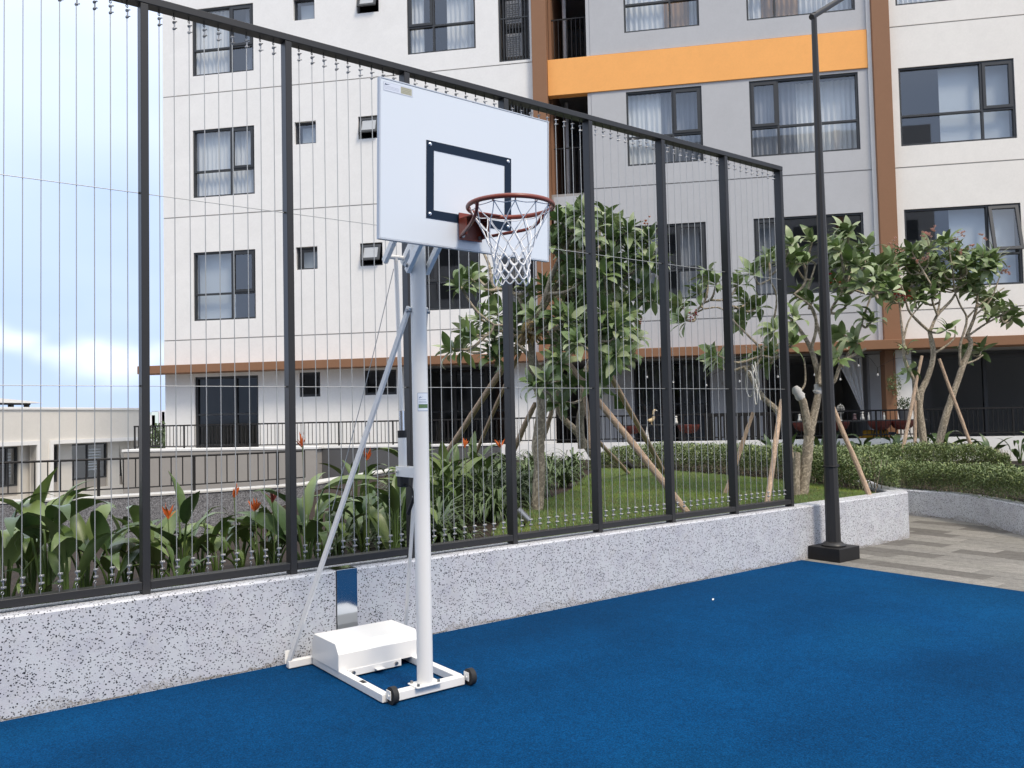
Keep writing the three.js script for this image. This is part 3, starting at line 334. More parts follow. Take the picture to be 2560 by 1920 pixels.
function bigWindow(k, f, sashSide, o = {}) {
  const [u0, u1, v0, v1] = big(k, f), g = new THREE.Group(); g.name = 'window'; bld.add(g);
  const um = sashSide > 0 ? u1 - (u1 - u0) * (k === 'I' || k === 'H' ? 0.28 : 0.385) : u0 + (u1 - u0) * (k === 'H' ? 0.265 : 0.385), vt = v0 + 0.70, w = 0.045;
  obj('frame', fr(u0, u1, v0, v1, w, -0.13, -0.03), M.alu, g); obj('mullion', box(um - w / 2, um + w / 2, v0 + w, v1 - w, -0.12, -0.035), M.alu, g); obj('transom', [box(u0 + w, um - w / 2, vt - w / 2, vt + w / 2, -0.12, -0.035), box(um + w / 2, u1 - w, vt - w / 2, vt + w / 2, -0.12, -0.035)], M.alu, g);
  const L = [u0 + w, um - w / 2], Rr = [um + w / 2, u1 - w], lo = [v0 + w, vt - w / 2], hi = [vt + w / 2, v1 - w];
  obj('pane', pane(...L, ...lo, -0.085), M.glass, g); obj('pane', pane(...Rr, ...lo, -0.085), M.glass, g); obj('pane', pane(...(sashSide > 0 ? L : Rr), ...hi, -0.085), M.glass, g); sash(g, ...(sashSide > 0 ? Rr : L), ...hi, o.open || 0);
  (o.curtains || []).forEach(([a, b, m, ga], i) => obj('curtain', curtainGeo(u0 + (u1 - u0) * a, u0 + (u1 - u0) * b, v0 + 0.02, v1 - 0.02, -0.23 - 0.07 * (i % 3), k.charCodeAt(0) * 7 + f * 31 + i, ga || 0), m, g));
  if (o.pale_sheet) obj('pale_sheet', box(u0 + (u1 - u0) * o.pale_sheet[0], u0 + (u1 - u0) * o.pale_sheet[1], v0 + 0.02, v1 - 0.02, -0.27, -0.262), M.frost, g);  // pale sheet behind the glass imitates bright sky reflected in the panes
  return g;
}
const Cw = M.curtain, Cd = M.drape, Ca = M.amber;
bigWindow('A', 0, 1, { pale_sheet: [0.02, 0.6] }); bigWindow('A', 1, 1, { curtains: [[0, 0.98, Cw]] }); bigWindow('A', 2, 1, { curtains: [[0, 0.55, Cw], [0.8, 1, Cd]] });
bigWindow('D', 0, -1); bigWindow('D', 1, -1, { curtains: [[0.6, 1, Cw]] }); bigWindow('D', 2, -1, { curtains: [[0.02, 0.22, Cw], [0.55, 1, Cw]] });
bigWindow('G', 0, 1, { curtains: [[0, 0.4, Cd], [0.65, 1, Cd]] }); bigWindow('G', 1, 1, { curtains: [[0, 0.46, Cw], [0.44, 0.62, Cd], [0.62, 1, Cd]] }); bigWindow('G', 2, 1, { curtains: [[0, 0.54, Cw], [0.53, 0.88, Ca], [0.87, 1, Cw]] });
bigWindow('H', 0, -1, { curtains: [[0, 0.2, Cd]] }); bigWindow('H', 1, -1, { curtains: [[0, 0.28, Cd], [0.27, 0.45, Cd], [0.44, 1, Cw]] }); bigWindow('H', 2, -1, { curtains: [[0, 0.15, Cw], [0.14, 0.5, Ca], [0.5, 1, Cw]] });
bigWindow('I', 0, 1, { open: 0.22, pale_sheet: [0.42, 0.98] }); bigWindow('I', 1, 1, { pale_sheet: [0.38, 0.98] }); bigWindow('I', 2, 1, { curtains: [[0, 0.9, Cw]] });
for (let f = 0; f < 3; f++) bigWindow('J', f, 1);
for (let f = 0; f < 3; f++) for (const k of ['B', 'C']) {
  const [u0, u1, v0, v1] = small(k, f), g = new THREE.Group(); g.name = 'window'; bld.add(g);
  obj('frame', fr(u0, u1, v0, v1, 0.045, -0.17, -0.08), M.alu, g);
  if (k === 'B') { obj('pane', pane(u0 + 0.04, u1 - 0.04, v0 + 0.04, v1 - 0.04, -0.13), M.glass, g); obj('pale_sheet', box(u0 + 0.12, u1 - 0.06, v0 + 0.045, v1 - 0.1, -0.24, -0.235), M.frost, g); }
  else { const f1 = obj('sash_frame', fr(u0 + 0.05, u1 - 0.05, v0 - v1 + 0.1, -0.05, 0.06, -0.02, 0.02), M.alu, g); f1.position.set(0, v1, -0.06); f1.rotation.x = -0.36; const p1 = obj('pane', pane(u0 + 0.1, u1 - 0.1, v0 - v1 + 0.15, -0.1, 0), M.frost, g); p1.position.copy(f1.position); p1.rotation.copy(f1.rotation); }
}
// ground floor: wall with openings, shop fronts set back under the floor above
const GV = 0.76, GT = 3.04, SB = -1.3, bk = (u) => 12.87 + (u - 12.87) * 1.065;
obj('ground_wall', panel(0, 6.85, -4, GT, [[0.85, 2.65, GV, 2.95], [3.79, 4.36, 2.35, 2.98], [5.55, 6.40, 2.35, 2.98]], -0.3, -0.05), M.white, bld);
obj('ground_wall', panel(9.25, 10.4, -1, GT, [], -0.3, -0.05), M.white, bld); obj('ground_wall', panel(6.6, 6.849, -1, GT, [], SB, -0.301), M.white, bld); obj('ground_wall', panel(9.3, 9.5, -1, GT, [], SB, -0.301), M.grey, bld);
for (const [a, c] of [[11.3, 12.33], [14.11, 15.29], [17.66, 18.15]]) obj('ground_wall', panel(bk(a), bk(c), -1, GT, [], SB - 0.25, SB), M.grey, bld);
obj('ground_column', boxUV(rbox(17.97, 18.2, 0, GT, -0.3, 0.1, 0.01, 1)), M.brown, bld); obj('ground_column', boxUV(rbox(18.21, 18.55, 0, GT, -0.35, 0.05, 0.01, 1)), M.white, bld);
obj('back_wall', box(0, 27, -4, 3.19, -5.2, -5), M.room, bld); obj('ceiling', box(0.2, 27, 3.06, 3.18, -5, -0.12), M.room, bld); obj('ground_slab', box(0.2, 27, 0.5, 0.755, -5, -0.31), M.room, bld);
for (const u of [6.5, 9.5, 11.2, 15.5, 18.1]) obj('inner_wall', box(u, u + 0.08, GV, GT, -5, SB - 0.26), M.room, bld);
function glazing(u0, u1, v0, v1, divs, trans, curt = [], zo = 0, gl = M.shopGlass) {
  const g = new THREE.Group(); g.name = 'glazed_door'; g.position.z = zo; bld.add(g); obj('frame', fr(u0, u1, v0, v1, 0.06, -0.22, -0.1), M.alu, g);
  const xs = [u0 + 0.06, ...divs, u1 - 0.06]; divs.forEach((d) => obj('mullion', box(d - 0.04, d + 0.04, v0 + 0.06, v1 - 0.06, -0.21, -0.11), M.alu, g));
  for (let i = 0; i + 1 < xs.length; i++) { const a = xs[i] + (i ? 0.04 : 0), b = xs[i + 1] - (i + 2 < xs.length ? 0.04 : 0); obj('pane', pane(a, b, v0 + 0.06, v1 - 0.06, -0.16), gl, g); if (trans) obj('transom', box(a, b, trans - 0.025, trans + 0.025, -0.2, -0.12), M.alu, g); }
  curt.forEach(([a, b, m, ga], i) => obj('curtain', curtainGeo(a, b, v0 + 0.02, v1 - 0.05, -0.42, Math.round(a * 13) + i, ga || 0), m, g)); return g;
}
glazing(0.85, 2.65, GV, 2.95, [1.98], 1.95, []); glazing(3.79, 4.36, 2.35, 2.98, []); glazing(5.55, 6.40, 2.35, 2.98, [6.0]); glazing(6.86, 9.29, GV, GT, [7.6, 8.45], 1.9, [], SB + 0.1);
glazing(bk(12.33), bk(14.11), GV, GT, [12.75, 13.5], 1.95, [[12.4, 13.3, Cd], [13.45, 14.1, Cd]], SB); glazing(bk(18.55), 23.4, GV, GT, [20.6, 22.0], 0, [], SB); glazing(23.4, 27, GV, GT, [24.8, 26], 0, [], SB);

// ---------------------------------------------------------------- the block across the court, behind the camera, which the windows mirror
{
  const ob = bToW(5.5, 0, 58), o = thing('opposite_building', 'grey apartment block across the court, mirrored in the windows', 'building', [ob.x, -4, ob.z], BT + Math.PI);
  obj('wall', boxUV(box(-32, 32, 0, 31, -10, 0)), std([0.36, 0.36, 0.37], 0.85, { map: plasterTex }), o); obj('orange_band', boxUV(box(-31.9, 31.9, 13.2, 14.2, 0.001, 0.04)), M.orange, o);
  obj('wing', boxUV(box(-75, -32.001, 0, 15, -8, -1)), std([0.20, 0.20, 0.20], 0.85, { map: plasterTex }), o);
  for (const x of [-24, -8, 8, 24]) obj('column', boxUV(box(x - 0.3, x + 0.3, 0, 31, 0.001, 0.25)), M.brown, o);
  const wg = box(-1.1, 1.1, 0, 1.8, 0.001, 0.05); for (let f = 0; f < 9; f++) for (let i = 0; i < 15; i++) obj('window', wg, M.alu, o).position.set(-29.5 + i * 4.2, 1 + f * 3.28, 0);
}

// ---------------------------------------------------------------- the terrace in front of the building
{
  const t = thing('terrace_parapet', 'low terrace wall running along the foot of the apartment block', 'wall', [5.70, 0, -23.116], BT);
  obj('floor', box(-0.3, 27, 0.5, 0.755, 0, 1.1), M.concrete, t);
  tag(obj('wall_face', boxUV(box(-0.06, 4.95, -2, 1.06, 1.1, 1.62)), M.taupe, t), 'taupe rendered end of the terrace wall');
  obj('coping', boxUV(rbox(-0.1, 5.0, 1.062, 1.12, 1.05, 1.64, 0.008, 1)), M.white, t);
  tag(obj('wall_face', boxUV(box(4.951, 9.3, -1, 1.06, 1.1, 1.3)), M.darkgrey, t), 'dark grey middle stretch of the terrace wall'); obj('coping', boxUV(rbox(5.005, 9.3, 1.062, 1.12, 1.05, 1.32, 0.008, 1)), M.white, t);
  tag(obj('wall_face', boxUV(box(9.301, 27, -1, 1.09, 1.1, 1.3)), M.white, t), 'white stretch of the terrace wall behind the hedges');
  const r = thing('terrace_railing', 'black railing of upright bars along the terrace of the apartment block', 'railing', [5.70, 0, -23.116], BT);
  obj('top_rail', box(-0.06, 21.4, 1.665, 1.70, 1.18, 1.22), M.rail, r); obj('bottom_rail', box(-0.06, 21.4, 1.155, 1.18, 1.185, 1.215), M.rail, r);
  const b = box(-0.006, 0.006, 1.18, 1.665, -0.006, 0.006), p = box(-0.016, 0.016, 1.09, 1.665, -0.016, 0.016);
  for (let i = 0; i <= 222; i++) obj(i % 14 === 0 ? 'post' : 'bar', i % 14 === 0 ? p : b, M.rail, r).position.set(-0.04 + i * 0.0962, 0, 1.2);
  obj('return_rail', [box(-0.06, -0.02, 1.665, 1.70, 0.2, 1.18), box(-0.05, -0.03, 1.155, 1.18, 0.2, 1.18)], M.rail, r); for (let i = 0; i < 9; i++) obj('bar', b, M.rail, r).position.set(-0.04, 0, 0.25 + i * 0.1);
  const D = thing('slatted_screen', 'dark slatted screen at the foot of the grey wall on the terrace', 'screen', [5.70, 0, -23.116], BT);
  obj('frame', [box(13.9, 15.6, 1.62, 1.69, 0.6, 0.66), box(13.9, 15.6, 0.76, 0.82, 0.6, 0.66)], M.rail, D); const sl = box(-0.045, 0.045, 0.82, 1.62, 0.61, 0.65); for (let i = 0; i < 12; i++) obj('slat', sl, M.rail, D).position.x = 13.96 + i * 0.143;
}
const onB = (name, label, cat, u, v, o, turn = 0, group) => { const p = bToW(u, v, o); return thing(name, label, cat, [p.x, p.y, p.z], BT + turn, group); };
{ // furniture and small things on the terrace
  let t = onB('bar_table', 'long dark terrace table with white ornaments standing on it', 'table', 17.15, 0.755, 0.6);
  obj('table_top', rbox(-1.55, 1.45, 0.68, 0.72, -0.25, 0.25), M.alu, t); for (const x of [-1.4, -0.4, 0.5, 1.3]) for (const z of [-0.2, 0.2]) obj('leg', box(x - 0.02, x + 0.02, 0, 0.68, z - 0.02, z + 0.02), M.alu, t);
  t = onB('bar_table', 'narrow dark table by the grey curtained doors with a duck on it', 'table', 12.75, 0.755, 0.6);
  obj('table_top', rbox(-0.9, 0.7, 0.68, 0.72, -0.22, 0.22), M.alu, t); for (const x of [-0.8, 0.6]) for (const z of [-0.18, 0.18]) obj('leg', box(x - 0.02, x + 0.02, 0, 0.68, z - 0.02, z + 0.02), M.alu, t);
  const chairSeat = (c) => { const pts = [[0.001, 0], [0.10, 0.005], [0.19, 0.05], [0.235, 0.13], [0.245, 0.20], [0.235, 0.20], [0.222, 0.13], [0.18, 0.062], [0.09, 0.02], [0.001, 0.017]].map((p) => new THREE.Vector2(...p)); return new THREE.LatheGeometry(pts, 20); };
  for (const [u, label, m, turn, dv] of [[17.62, 'dark red bucket chair at the table left of the white column', M.chair, 0, 0], [18.08, 'dark red bucket chair in front of the white column', M.chair, 0.3, 0], [16.75, 'dark red bucket chair behind the leaning stake by the lamp post', M.chair, -0.2, 0], [16.05, 'dark red bucket chair behind the forked tree trunk', M.chair, 0.1, 0], [12.25, 'dark red bucket chair under the narrow table near the duck', M.chair, 0, 0], [13.55, 'dark red bucket chair by the grey curtained doors', M.chair, 0.2, 0]]) {
    const c = onB('bucket_chair', label, 'chair', u, 0.755, 0.88, turn, 'dark red terrace chairs'), s = obj('seat_shell', chairSeat(), m, c); s.position.y = 0.5;
    for (const [x, z] of [[-1, -1], [1, -1], [-1, 1], [1, 1]]) obj('leg', cyl(V(x * 0.08, 0.53, z * 0.08), V(x * 0.19, 0, z * 0.19), 0.011, 0.009, 6), M.rail, c); obj('footring', new THREE.TorusGeometry(0.13, 0.007, 6, 20).rotateX(Math.PI / 2).translate(0, 0.2, 0), M.rail, c);
  }
  t = onB('armchair', 'yellow low armchair behind the terrace railing', 'armchair', 17.6, 0.755, 0.30);
  obj('seat', rbox(-0.26, 0.26, 0.2, 0.34, -0.25, 0.22, 0.05, 3), M.yellow, t); obj('backrest', rbox(-0.27, 0.27, 0.3, 0.50, 0.2, 0.3, 0.045, 3), M.yellow, t); for (const x of [-0.22, 0.22]) for (const z of [-0.2, 0.24]) obj('leg', cyl(V(x, 0, z), V(x * 0.9, 0.22, z), 0.012, 0.016, 8), M.wood, t);
  t = onB('stool', 'blue plastic stool beside the yellow armchair', 'stool', 17.92, 0.755, 0.40); obj('seat', rbox(-0.13, 0.13, 0.38, 0.44, -0.13, 0.13, 0.02, 2), M.blue, t); for (const x of [-1, 1]) for (const z of [-1, 1]) obj('leg', bar(V(x * 0.13, 0, z * 0.13), V(x * 0.1, 0.39, z * 0.1), 0.04, 0.04), M.blue, t);
  t = onB('bird_cage', 'small white domed bird cage ornament on a stem on the long table', 'ornament', 16.88, 1.475, 0.6);
  obj('stem', [cyl(V(0, 0, 0), V(0, 0.16, 0), 0.008, 0.006, 8), cyl(V(0, 0, 0), V(0, 0.012, 0), 0.05, 0.04, 16)], M.figure, t); for (let k = 0; k < 8; k++) { const a = (k / 8) * 6.283; obj('wire', limb([[0, 0.345, 0], [0.05, 0.335, 0], [0.078, 0.28, 0], [0.078, 0.22, 0], [0.05, 0.16, 0]].map(([x, y]) => [x * Math.cos(a), y, x * Math.sin(a), 0.0035]), 5, 3), M.figure, t); }
  for (const y of [0.22, 0.28]) obj('hoop', new THREE.TorusGeometry(0.078, 0.0045, 6, 24).rotateX(Math.PI / 2).translate(0, y, 0), M.figure, t); obj('finial', new THREE.SphereGeometry(0.012, 8, 6).translate(0, 0.36, 0), M.figure, t);
  for (const [u, hgt, label, m] of [[17.17, 0.15, 'small dark seated figurine on the long table right of the cage', std([0.12, 0.07, 0.07], 0.5)], [17.33, 0.21, 'white standing figurine on the long table', M.figure], [16.0, 0.17, 'white round headed figurine behind the forked tree trunk', M.figure], [13.28, 0.20, 'black and white figurine on the narrow table near the curtained doors', M.figure]]) {
    const f = onB('figurine', label, 'figurine', u, 1.475, 0.6); obj('body', new THREE.LatheGeometry([[0.001, 0], [0.045, 0.002], [0.042, 0.05], [0.026, 0.09], [0.034, 0.115], [0.02, 0.135], [0.001, 0.137]].map(([x, y]) => new THREE.Vector2(x, y * hgt / 0.2)), 14), m, f); obj('head', new THREE.SphereGeometry(0.032, 14, 10).translate(0, hgt * 0.82, 0), m, f); obj('hair', new THREE.SphereGeometry(0.034, 12, 8, 0, 6.3, 0, 1.2).translate(0, hgt * 0.835, -0.004), M.dark, f);
  }
  for (const [u, h, label] of [[17.46, 0.17, 'small pale bottle on the long table right of the standing figurine'], [17.78, 0.16, 'slim white bottle on the long table before the grey wall']]) { const f = onB('bottle', label, 'bottle', u, 1.475, 0.62); obj('body', new THREE.LatheGeometry([[0.001, 0], [0.02, 0], [0.02, h * 0.55], [0.008, h * 0.75], [0.008, h], [0.001, h]].map((p) => new THREE.Vector2(...p)), 12), M.figure, f); }
  t = onB('wooden_duck', 'pale wooden long necked duck standing on the narrow table', 'duck figure', 12.72, 1.475, 0.62, 0.3);
  obj('body', [limb([[-0.10, 0.09, 0, 0.012], [-0.06, 0.085, 0, 0.04], [0.0, 0.09, 0, 0.05], [0.045, 0.13, 0, 0.042], [0.055, 0.21, 0, 0.026], [0.058, 0.28, 0, 0.021], [0.075, 0.325, 0, 0.026], [0.10, 0.325, 0, 0.018]], 10, 4)], M.duck, t); obj('beak', limb([[0.11, 0.325, 0, 0.013], [0.15, 0.31, 0, 0.007]], 8, 2), M.figure, t); for (const z of [-0.02, 0.02]) obj('leg', [cyl(V(0, 0, z), V(0, 0.06, z), 0.006), box(-0.01, 0.03, 0, 0.006, z - 0.012, z + 0.012)], M.duck, t);
  t = onB('pagoda_ornament', 'small cream tiered pagoda ornament below the narrow table', 'ornament', 12.62, 0.95, 1.2); for (let k = 0; k < 5; k++) obj('tier', new THREE.CylinderGeometry(0.052 - k * 0.009, 0.062 - k * 0.009, 0.05, 10).translate(0, 0.17 + k * 0.055, 0), M.figure, t); obj('spire', new THREE.ConeGeometry(0.012, 0.08, 8).translate(0, 0.46, 0), M.figure, t); obj('base', new THREE.CylinderGeometry(0.07, 0.07, 0.14, 10).translate(0, 0.07, 0), M.figure, t);
  t = onB('framed_picture', 'green botanical picture in a white frame on the grey wall', 'picture', 11.91, 1.84, SB + 0.005); obj('frame', fr(-0.15, 0.15, 0, 0.42, 0.02, 0, 0.02), M.figure, t); obj('print', box(-0.13, 0.13, 0.02, 0.4, 0.001, 0.008), std([0.16, 0.24, 0.08], 0.8, { map: lawnTex }), t);
  t = onB('wall_panel_sign', 'plain white panel on the grey wall left of the green picture', 'panel', 11.54, 1.84, SB + 0.005); obj('board', rbox(-0.09, 0.09, 0, 0.40, 0.001, 0.02, 0.004, 1), M.figure, t);
  t = onB('wall_sign', 'thin outlined letters on the grey wall by the curtained doors', 'sign', 14.48, 2.38, SB + 0.004); // letters K e i as bent wire
  const wire = (p) => limb(p.map(([x, y]) => [x, y, 0.012, 0.004]), 5, 3); const gold = std([0.30, 0.24, 0.14], 0.4, { metalness: 0.5 });
  obj('letter', [wire([[0, 0], [0, 0.12]]), wire([[0.07, 0.12], [0.005, 0.055]]), wire([[0.01, 0.06], [0.075, 0]])], gold, t); obj('letter', [wire([[0.10, 0.045], [0.165, 0.05], [0.15, 0.085], [0.115, 0.08], [0.10, 0.04], [0.125, 0.003], [0.165, 0.015]])], gold, t); obj('letter', [wire([[0.20, 0], [0.20, 0.08]]), wire([[0.198, 0.11], [0.202, 0.118]])], gold, t);
  // drawn-back curtain in the open front
  t = onB('tied_curtain', 'grey curtain hanging drawn to one side of the dark open front', 'curtain', 0, 0, 0);
  { const pos = [], idx = [], n = 26, rows = 14; for (let r = 0; r <= rows; r++) { const q = r / rows, l = 16.95 + 0.62 * Math.pow(q, 0.8); for (let i = 0; i <= n; i++) { const s = i / n; pos.push(l + (17.63 - l) * s, 3.0 - 1.35 * q, -0.5 + Math.sin(s * 22 + q) * 0.03); } } for (let r = 0; r < rows; r++) for (let i = 0; i < n; i++) { const a = r * (n + 1) + i, b = a + n + 1; idx.push(a, b, a + 1, a + 1, b, b + 1); } const g = new THREE.BufferGeometry(); g.setAttribute('position', new THREE.Float32BufferAttribute(pos, 3)); g.setIndex(idx); g.computeVertexNormals(); obj('cloth', g, Cw, t); obj('rod', cyl(V(15.4, 3.0, -0.5), V(17.75, 3.0, -0.5), 0.012, 0.012, 8), M.alu, t); }
  // string of bulbs
  t = onB('string_lights', 'string of unlit clear bulbs hung under the brown ledge', 'string lights', 0, 0, 0); const bs = [[11.75, 2.72], [12.65, 2.58], [13.25, 2.45], [14.0, 2.35], [14.75, 2.42], [15.6, 2.5], [16.4, 2.52], [16.95, 2.40], [17.35, 2.70], [17.75, 2.48], [18.6, 2.6]];
  for (let i = 0; i + 1 < bs.length; i++) { const [a, b] = bs[i], [c, d] = bs[i + 1]; obj('wire', limb([[a, b + 0.16, 0.35, 0.004], [(a + c) / 2, (b + d) / 2 + 0.30, 0.35, 0.004], [c, d + 0.16, 0.35, 0.004]], 5, 5), M.rubber, t); }
  for (const [u, v] of bs) { obj('bulb', new THREE.LatheGeometry([[0.001, -0.03], [0.02, -0.02], [0.023, -0.003], [0.012, 0.03], [0.001, 0.031]].map((p) => new THREE.Vector2(...p)), 12).translate(u, v, 0.35), M.bulb, t); obj('socket', cyl(V(u, v + 0.03, 0.35), V(u, v + 0.17, 0.35), 0.013, 0.009, 8), M.rubber, t); }
  // plants hanging and in a pot on the terrace
  const leafBall = (R, n, rx, ry, rz, m, s) => { const p = []; for (let i = 0; i < n; i++) { const a = R() * 6.28, b = Math.acos(2 * R() - 1), r = Math.cbrt(R()), c = V(Math.sin(b) * Math.cos(a) * rx * r, Math.cos(b) * ry * r, Math.sin(b) * Math.sin(a) * rz * r), d = V(R() - 0.5, R() - 0.3, R() - 0.5).normalize().multiplyScalar(s * (0.6 + R())), e = V(R() - 0.5, R() - 0.5, R() - 0.5).normalize().multiplyScalar(s * 0.3); p.push(c.x, c.y, c.z, c.x + d.x / 2 + e.x, c.y + d.y / 2 + e.y, c.z + d.z / 2 + e.z, c.x + d.x, c.y + d.y, c.z + d.z, c.x, c.y, c.z, c.x + d.x, c.y + d.y, c.z + d.z, c.x + d.x / 2 - e.x, c.y + d.y / 2 - e.y, c.z + d.z / 2 - e.z); } const g = new THREE.BufferGeometry(); g.setAttribute('position', new THREE.Float32BufferAttribute(p, 3)); g.computeVertexNormals(); return g; };
  t = onB('hanging_plant', 'small leafy hanging plant on the white terrace column', 'plant', 18.12, 2.25, 0.25); obj('foliage', leafBall(rng(3), 260, 0.16, 0.26, 0.14, 0, 0.05), hedgeM[0], t); obj('cord', cyl(V(0, 0.2, 0), V(0, 0.79, 0), 0.004), M.rubber, t);
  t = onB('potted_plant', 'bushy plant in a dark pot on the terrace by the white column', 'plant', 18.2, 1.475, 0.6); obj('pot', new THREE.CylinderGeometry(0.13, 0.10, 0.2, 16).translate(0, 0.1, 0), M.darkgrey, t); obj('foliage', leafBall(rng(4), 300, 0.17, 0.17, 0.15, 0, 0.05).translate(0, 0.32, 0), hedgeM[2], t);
}

// ---------------------------------------------------------------- lower building and skyline at the left
{
  const a = Math.atan2(-(31.1 - 28.13), 6.82 - 2.41), b = thing('low_building', 'low beige building with white framed recessed windows at the left', 'building', [2.41, 0, -28.13], -a + 0 );
  b.rotation.y = Math.atan2(31.1 - 28.13, 6.82 - 2.41); // local x runs along its front
  const L = 5.5;
  obj('wall', panel(-12, L, -4, 2.25, [[-9, 1.2, -1.2, 1.2], [1.78, 5.3, -1.2, 1.2]], -0.25, 0), std([0.74, 0.71, 0.66], 0.85, { map: plasterTex }), b);
  obj('parapet_cap', rbox(-12, L + 0.04, 2.252, 2.33, -0.4, 0.05, 0.01, 1), M.white, b); obj('side_wall', box(L - 0.25, L, -4, 2.25, -9, -0.251), M.beige, b); obj('roof_slab', box(-12, L - 0.26, 2.0, 2.2, -9, -0.26), M.concrete, b);
  obj('opening_frame', fr(-9.12, 1.32, -1.3, 1.31, 0.12, -0.2, 0.06), M.white, b); obj('opening_frame', fr(1.66, 5.4, -1.3, 1.31, 0.12, -0.2, 0.06), M.white, b);
  const ws = [[-3.4, -1.9], [-1.6, -0.2], [0.31, 0.95], [1.86, 2.36], [2.88, 4.34], [4.85, 5.25]];
  obj('recess_wall', panel(-9.5, L - 0.26, -3, 2.0, ws.map(([p, q]) => [p, q, -0.32, 1.15]), -0.55, -0.4), std([0.70, 0.67, 0.62], 0.85, { map: plasterTex }), b);
  for (const [x0, x1] of ws) { const g = new THREE.Group(); g.name = 'window'; b.add(g); const xm = x0 + (x1 - x0) * 0.46; obj('frame', [...fr(x0, x1, -0.02, 1.15, 0.05, -0.53, -0.45), box(xm - 0.03, xm + 0.03, 0.03, 1.1, -0.52, -0.46)], M.alu, g); obj('pane', pane(x0 + 0.05, xm - 0.03, 0.03, 1.1, -0.49), M.glass, g); obj('pane', pane(xm + 0.03, x1 - 0.05, 0.03, 1.1, -0.49), M.glass, g); obj('sill_panel', boxUV(box(x0 + 0.002, x1 - 0.002, -0.32, -0.021, -0.54, -0.46)), M.taupe, g); for (let k = 0; k < 8; k++) obj('blind_slat', box(xm + 0.06, x1 - 0.08, 0.25 + k * 0.095, 0.30 + k * 0.095, -0.63, -0.62), M.frost, g); }
  obj('room', [box(-9, L - 0.3, -1, 1.3, -3.1, -3)], M.room, b);
  const c = thing('roof_canopy', 'white sail canopy on dark posts over the low beige building', 'canopy', [2.41, 2.33, -28.13], b.rotation.y);
  const s = new THREE.Shape([[-9, 0.16], [2.35, 0.16], [2.0, 0.21], [0.4, 0.33], [-2, 0.5], [-9, 0.7]].map((p) => new THREE.Vector2(...p))); const g = new THREE.ExtrudeGeometry(s, { depth: 3, bevelEnabled: false }); g.translate(0, 0, -4); obj('sail', g, M.white, c);
  obj('beam', [box(-9, 1.95, 0.10, 0.145, -1.2, -1.1)], M.rail, c); for (const x of [-3, -1.6, -0.3, 0.25, 0.75, 1.3, 1.85]) obj('post', box(x - 0.05, x + 0.05, -0.01, 0.10, -1.22, -1.08), M.rail, c);
}
{ // far skyline seen in the gap beside the block
  const R = rng(12);
  for (let i = 0; i < 16; i++) { const px = 60 + i * 1.9 + R() * 1, w = 1.6 + R() * 2.2, hgt = 3 + R() * 4.5, t = tag(obj('distant_tower', boxUV(box(px - w / 2, px + w / 2, -4, 1.7 + hgt, -322 - R() * 20, -318)), std([0.62 + 0.1 * R(), 0.64 + 0.1 * R(), 0.68], 0.9)), 'pale far off tower in the skyline left of the apartment block', 'tower', 'distant skyline towers'); }
  const p = V(8.3, 0, -31.5), t = thing('round_tree', 'round green tree top beside the corner of the apartment block', 'tree', [10.2, -4, -41]); obj('trunk', limb([[0, 0, 0, 0.2], [0, 4.5, 0, 0.12]], 8, 3), M.bark, t);
  const pos = []; for (let i = 0; i < 1600; i++) { const a = R() * 6.28, q = Math.acos(2 * R() - 1), r = Math.cbrt(R()) * 1.3, c = V(Math.sin(q) * Math.cos(a) * r, 4.9 + Math.cos(q) * r * 0.75, Math.sin(q) * Math.sin(a) * r); for (let k = 0; k < 3; k++) pos.push(c.x + (R() - 0.5) * 0.25, c.y + (R() - 0.5) * 0.25, c.z + (R() - 0.5) * 0.25); } const g = new THREE.BufferGeometry(); g.setAttribute('position', new THREE.Float32BufferAttribute(pos, 3)); g.computeVertexNormals(); obj('crown', g, hedgeM[1], t);
}

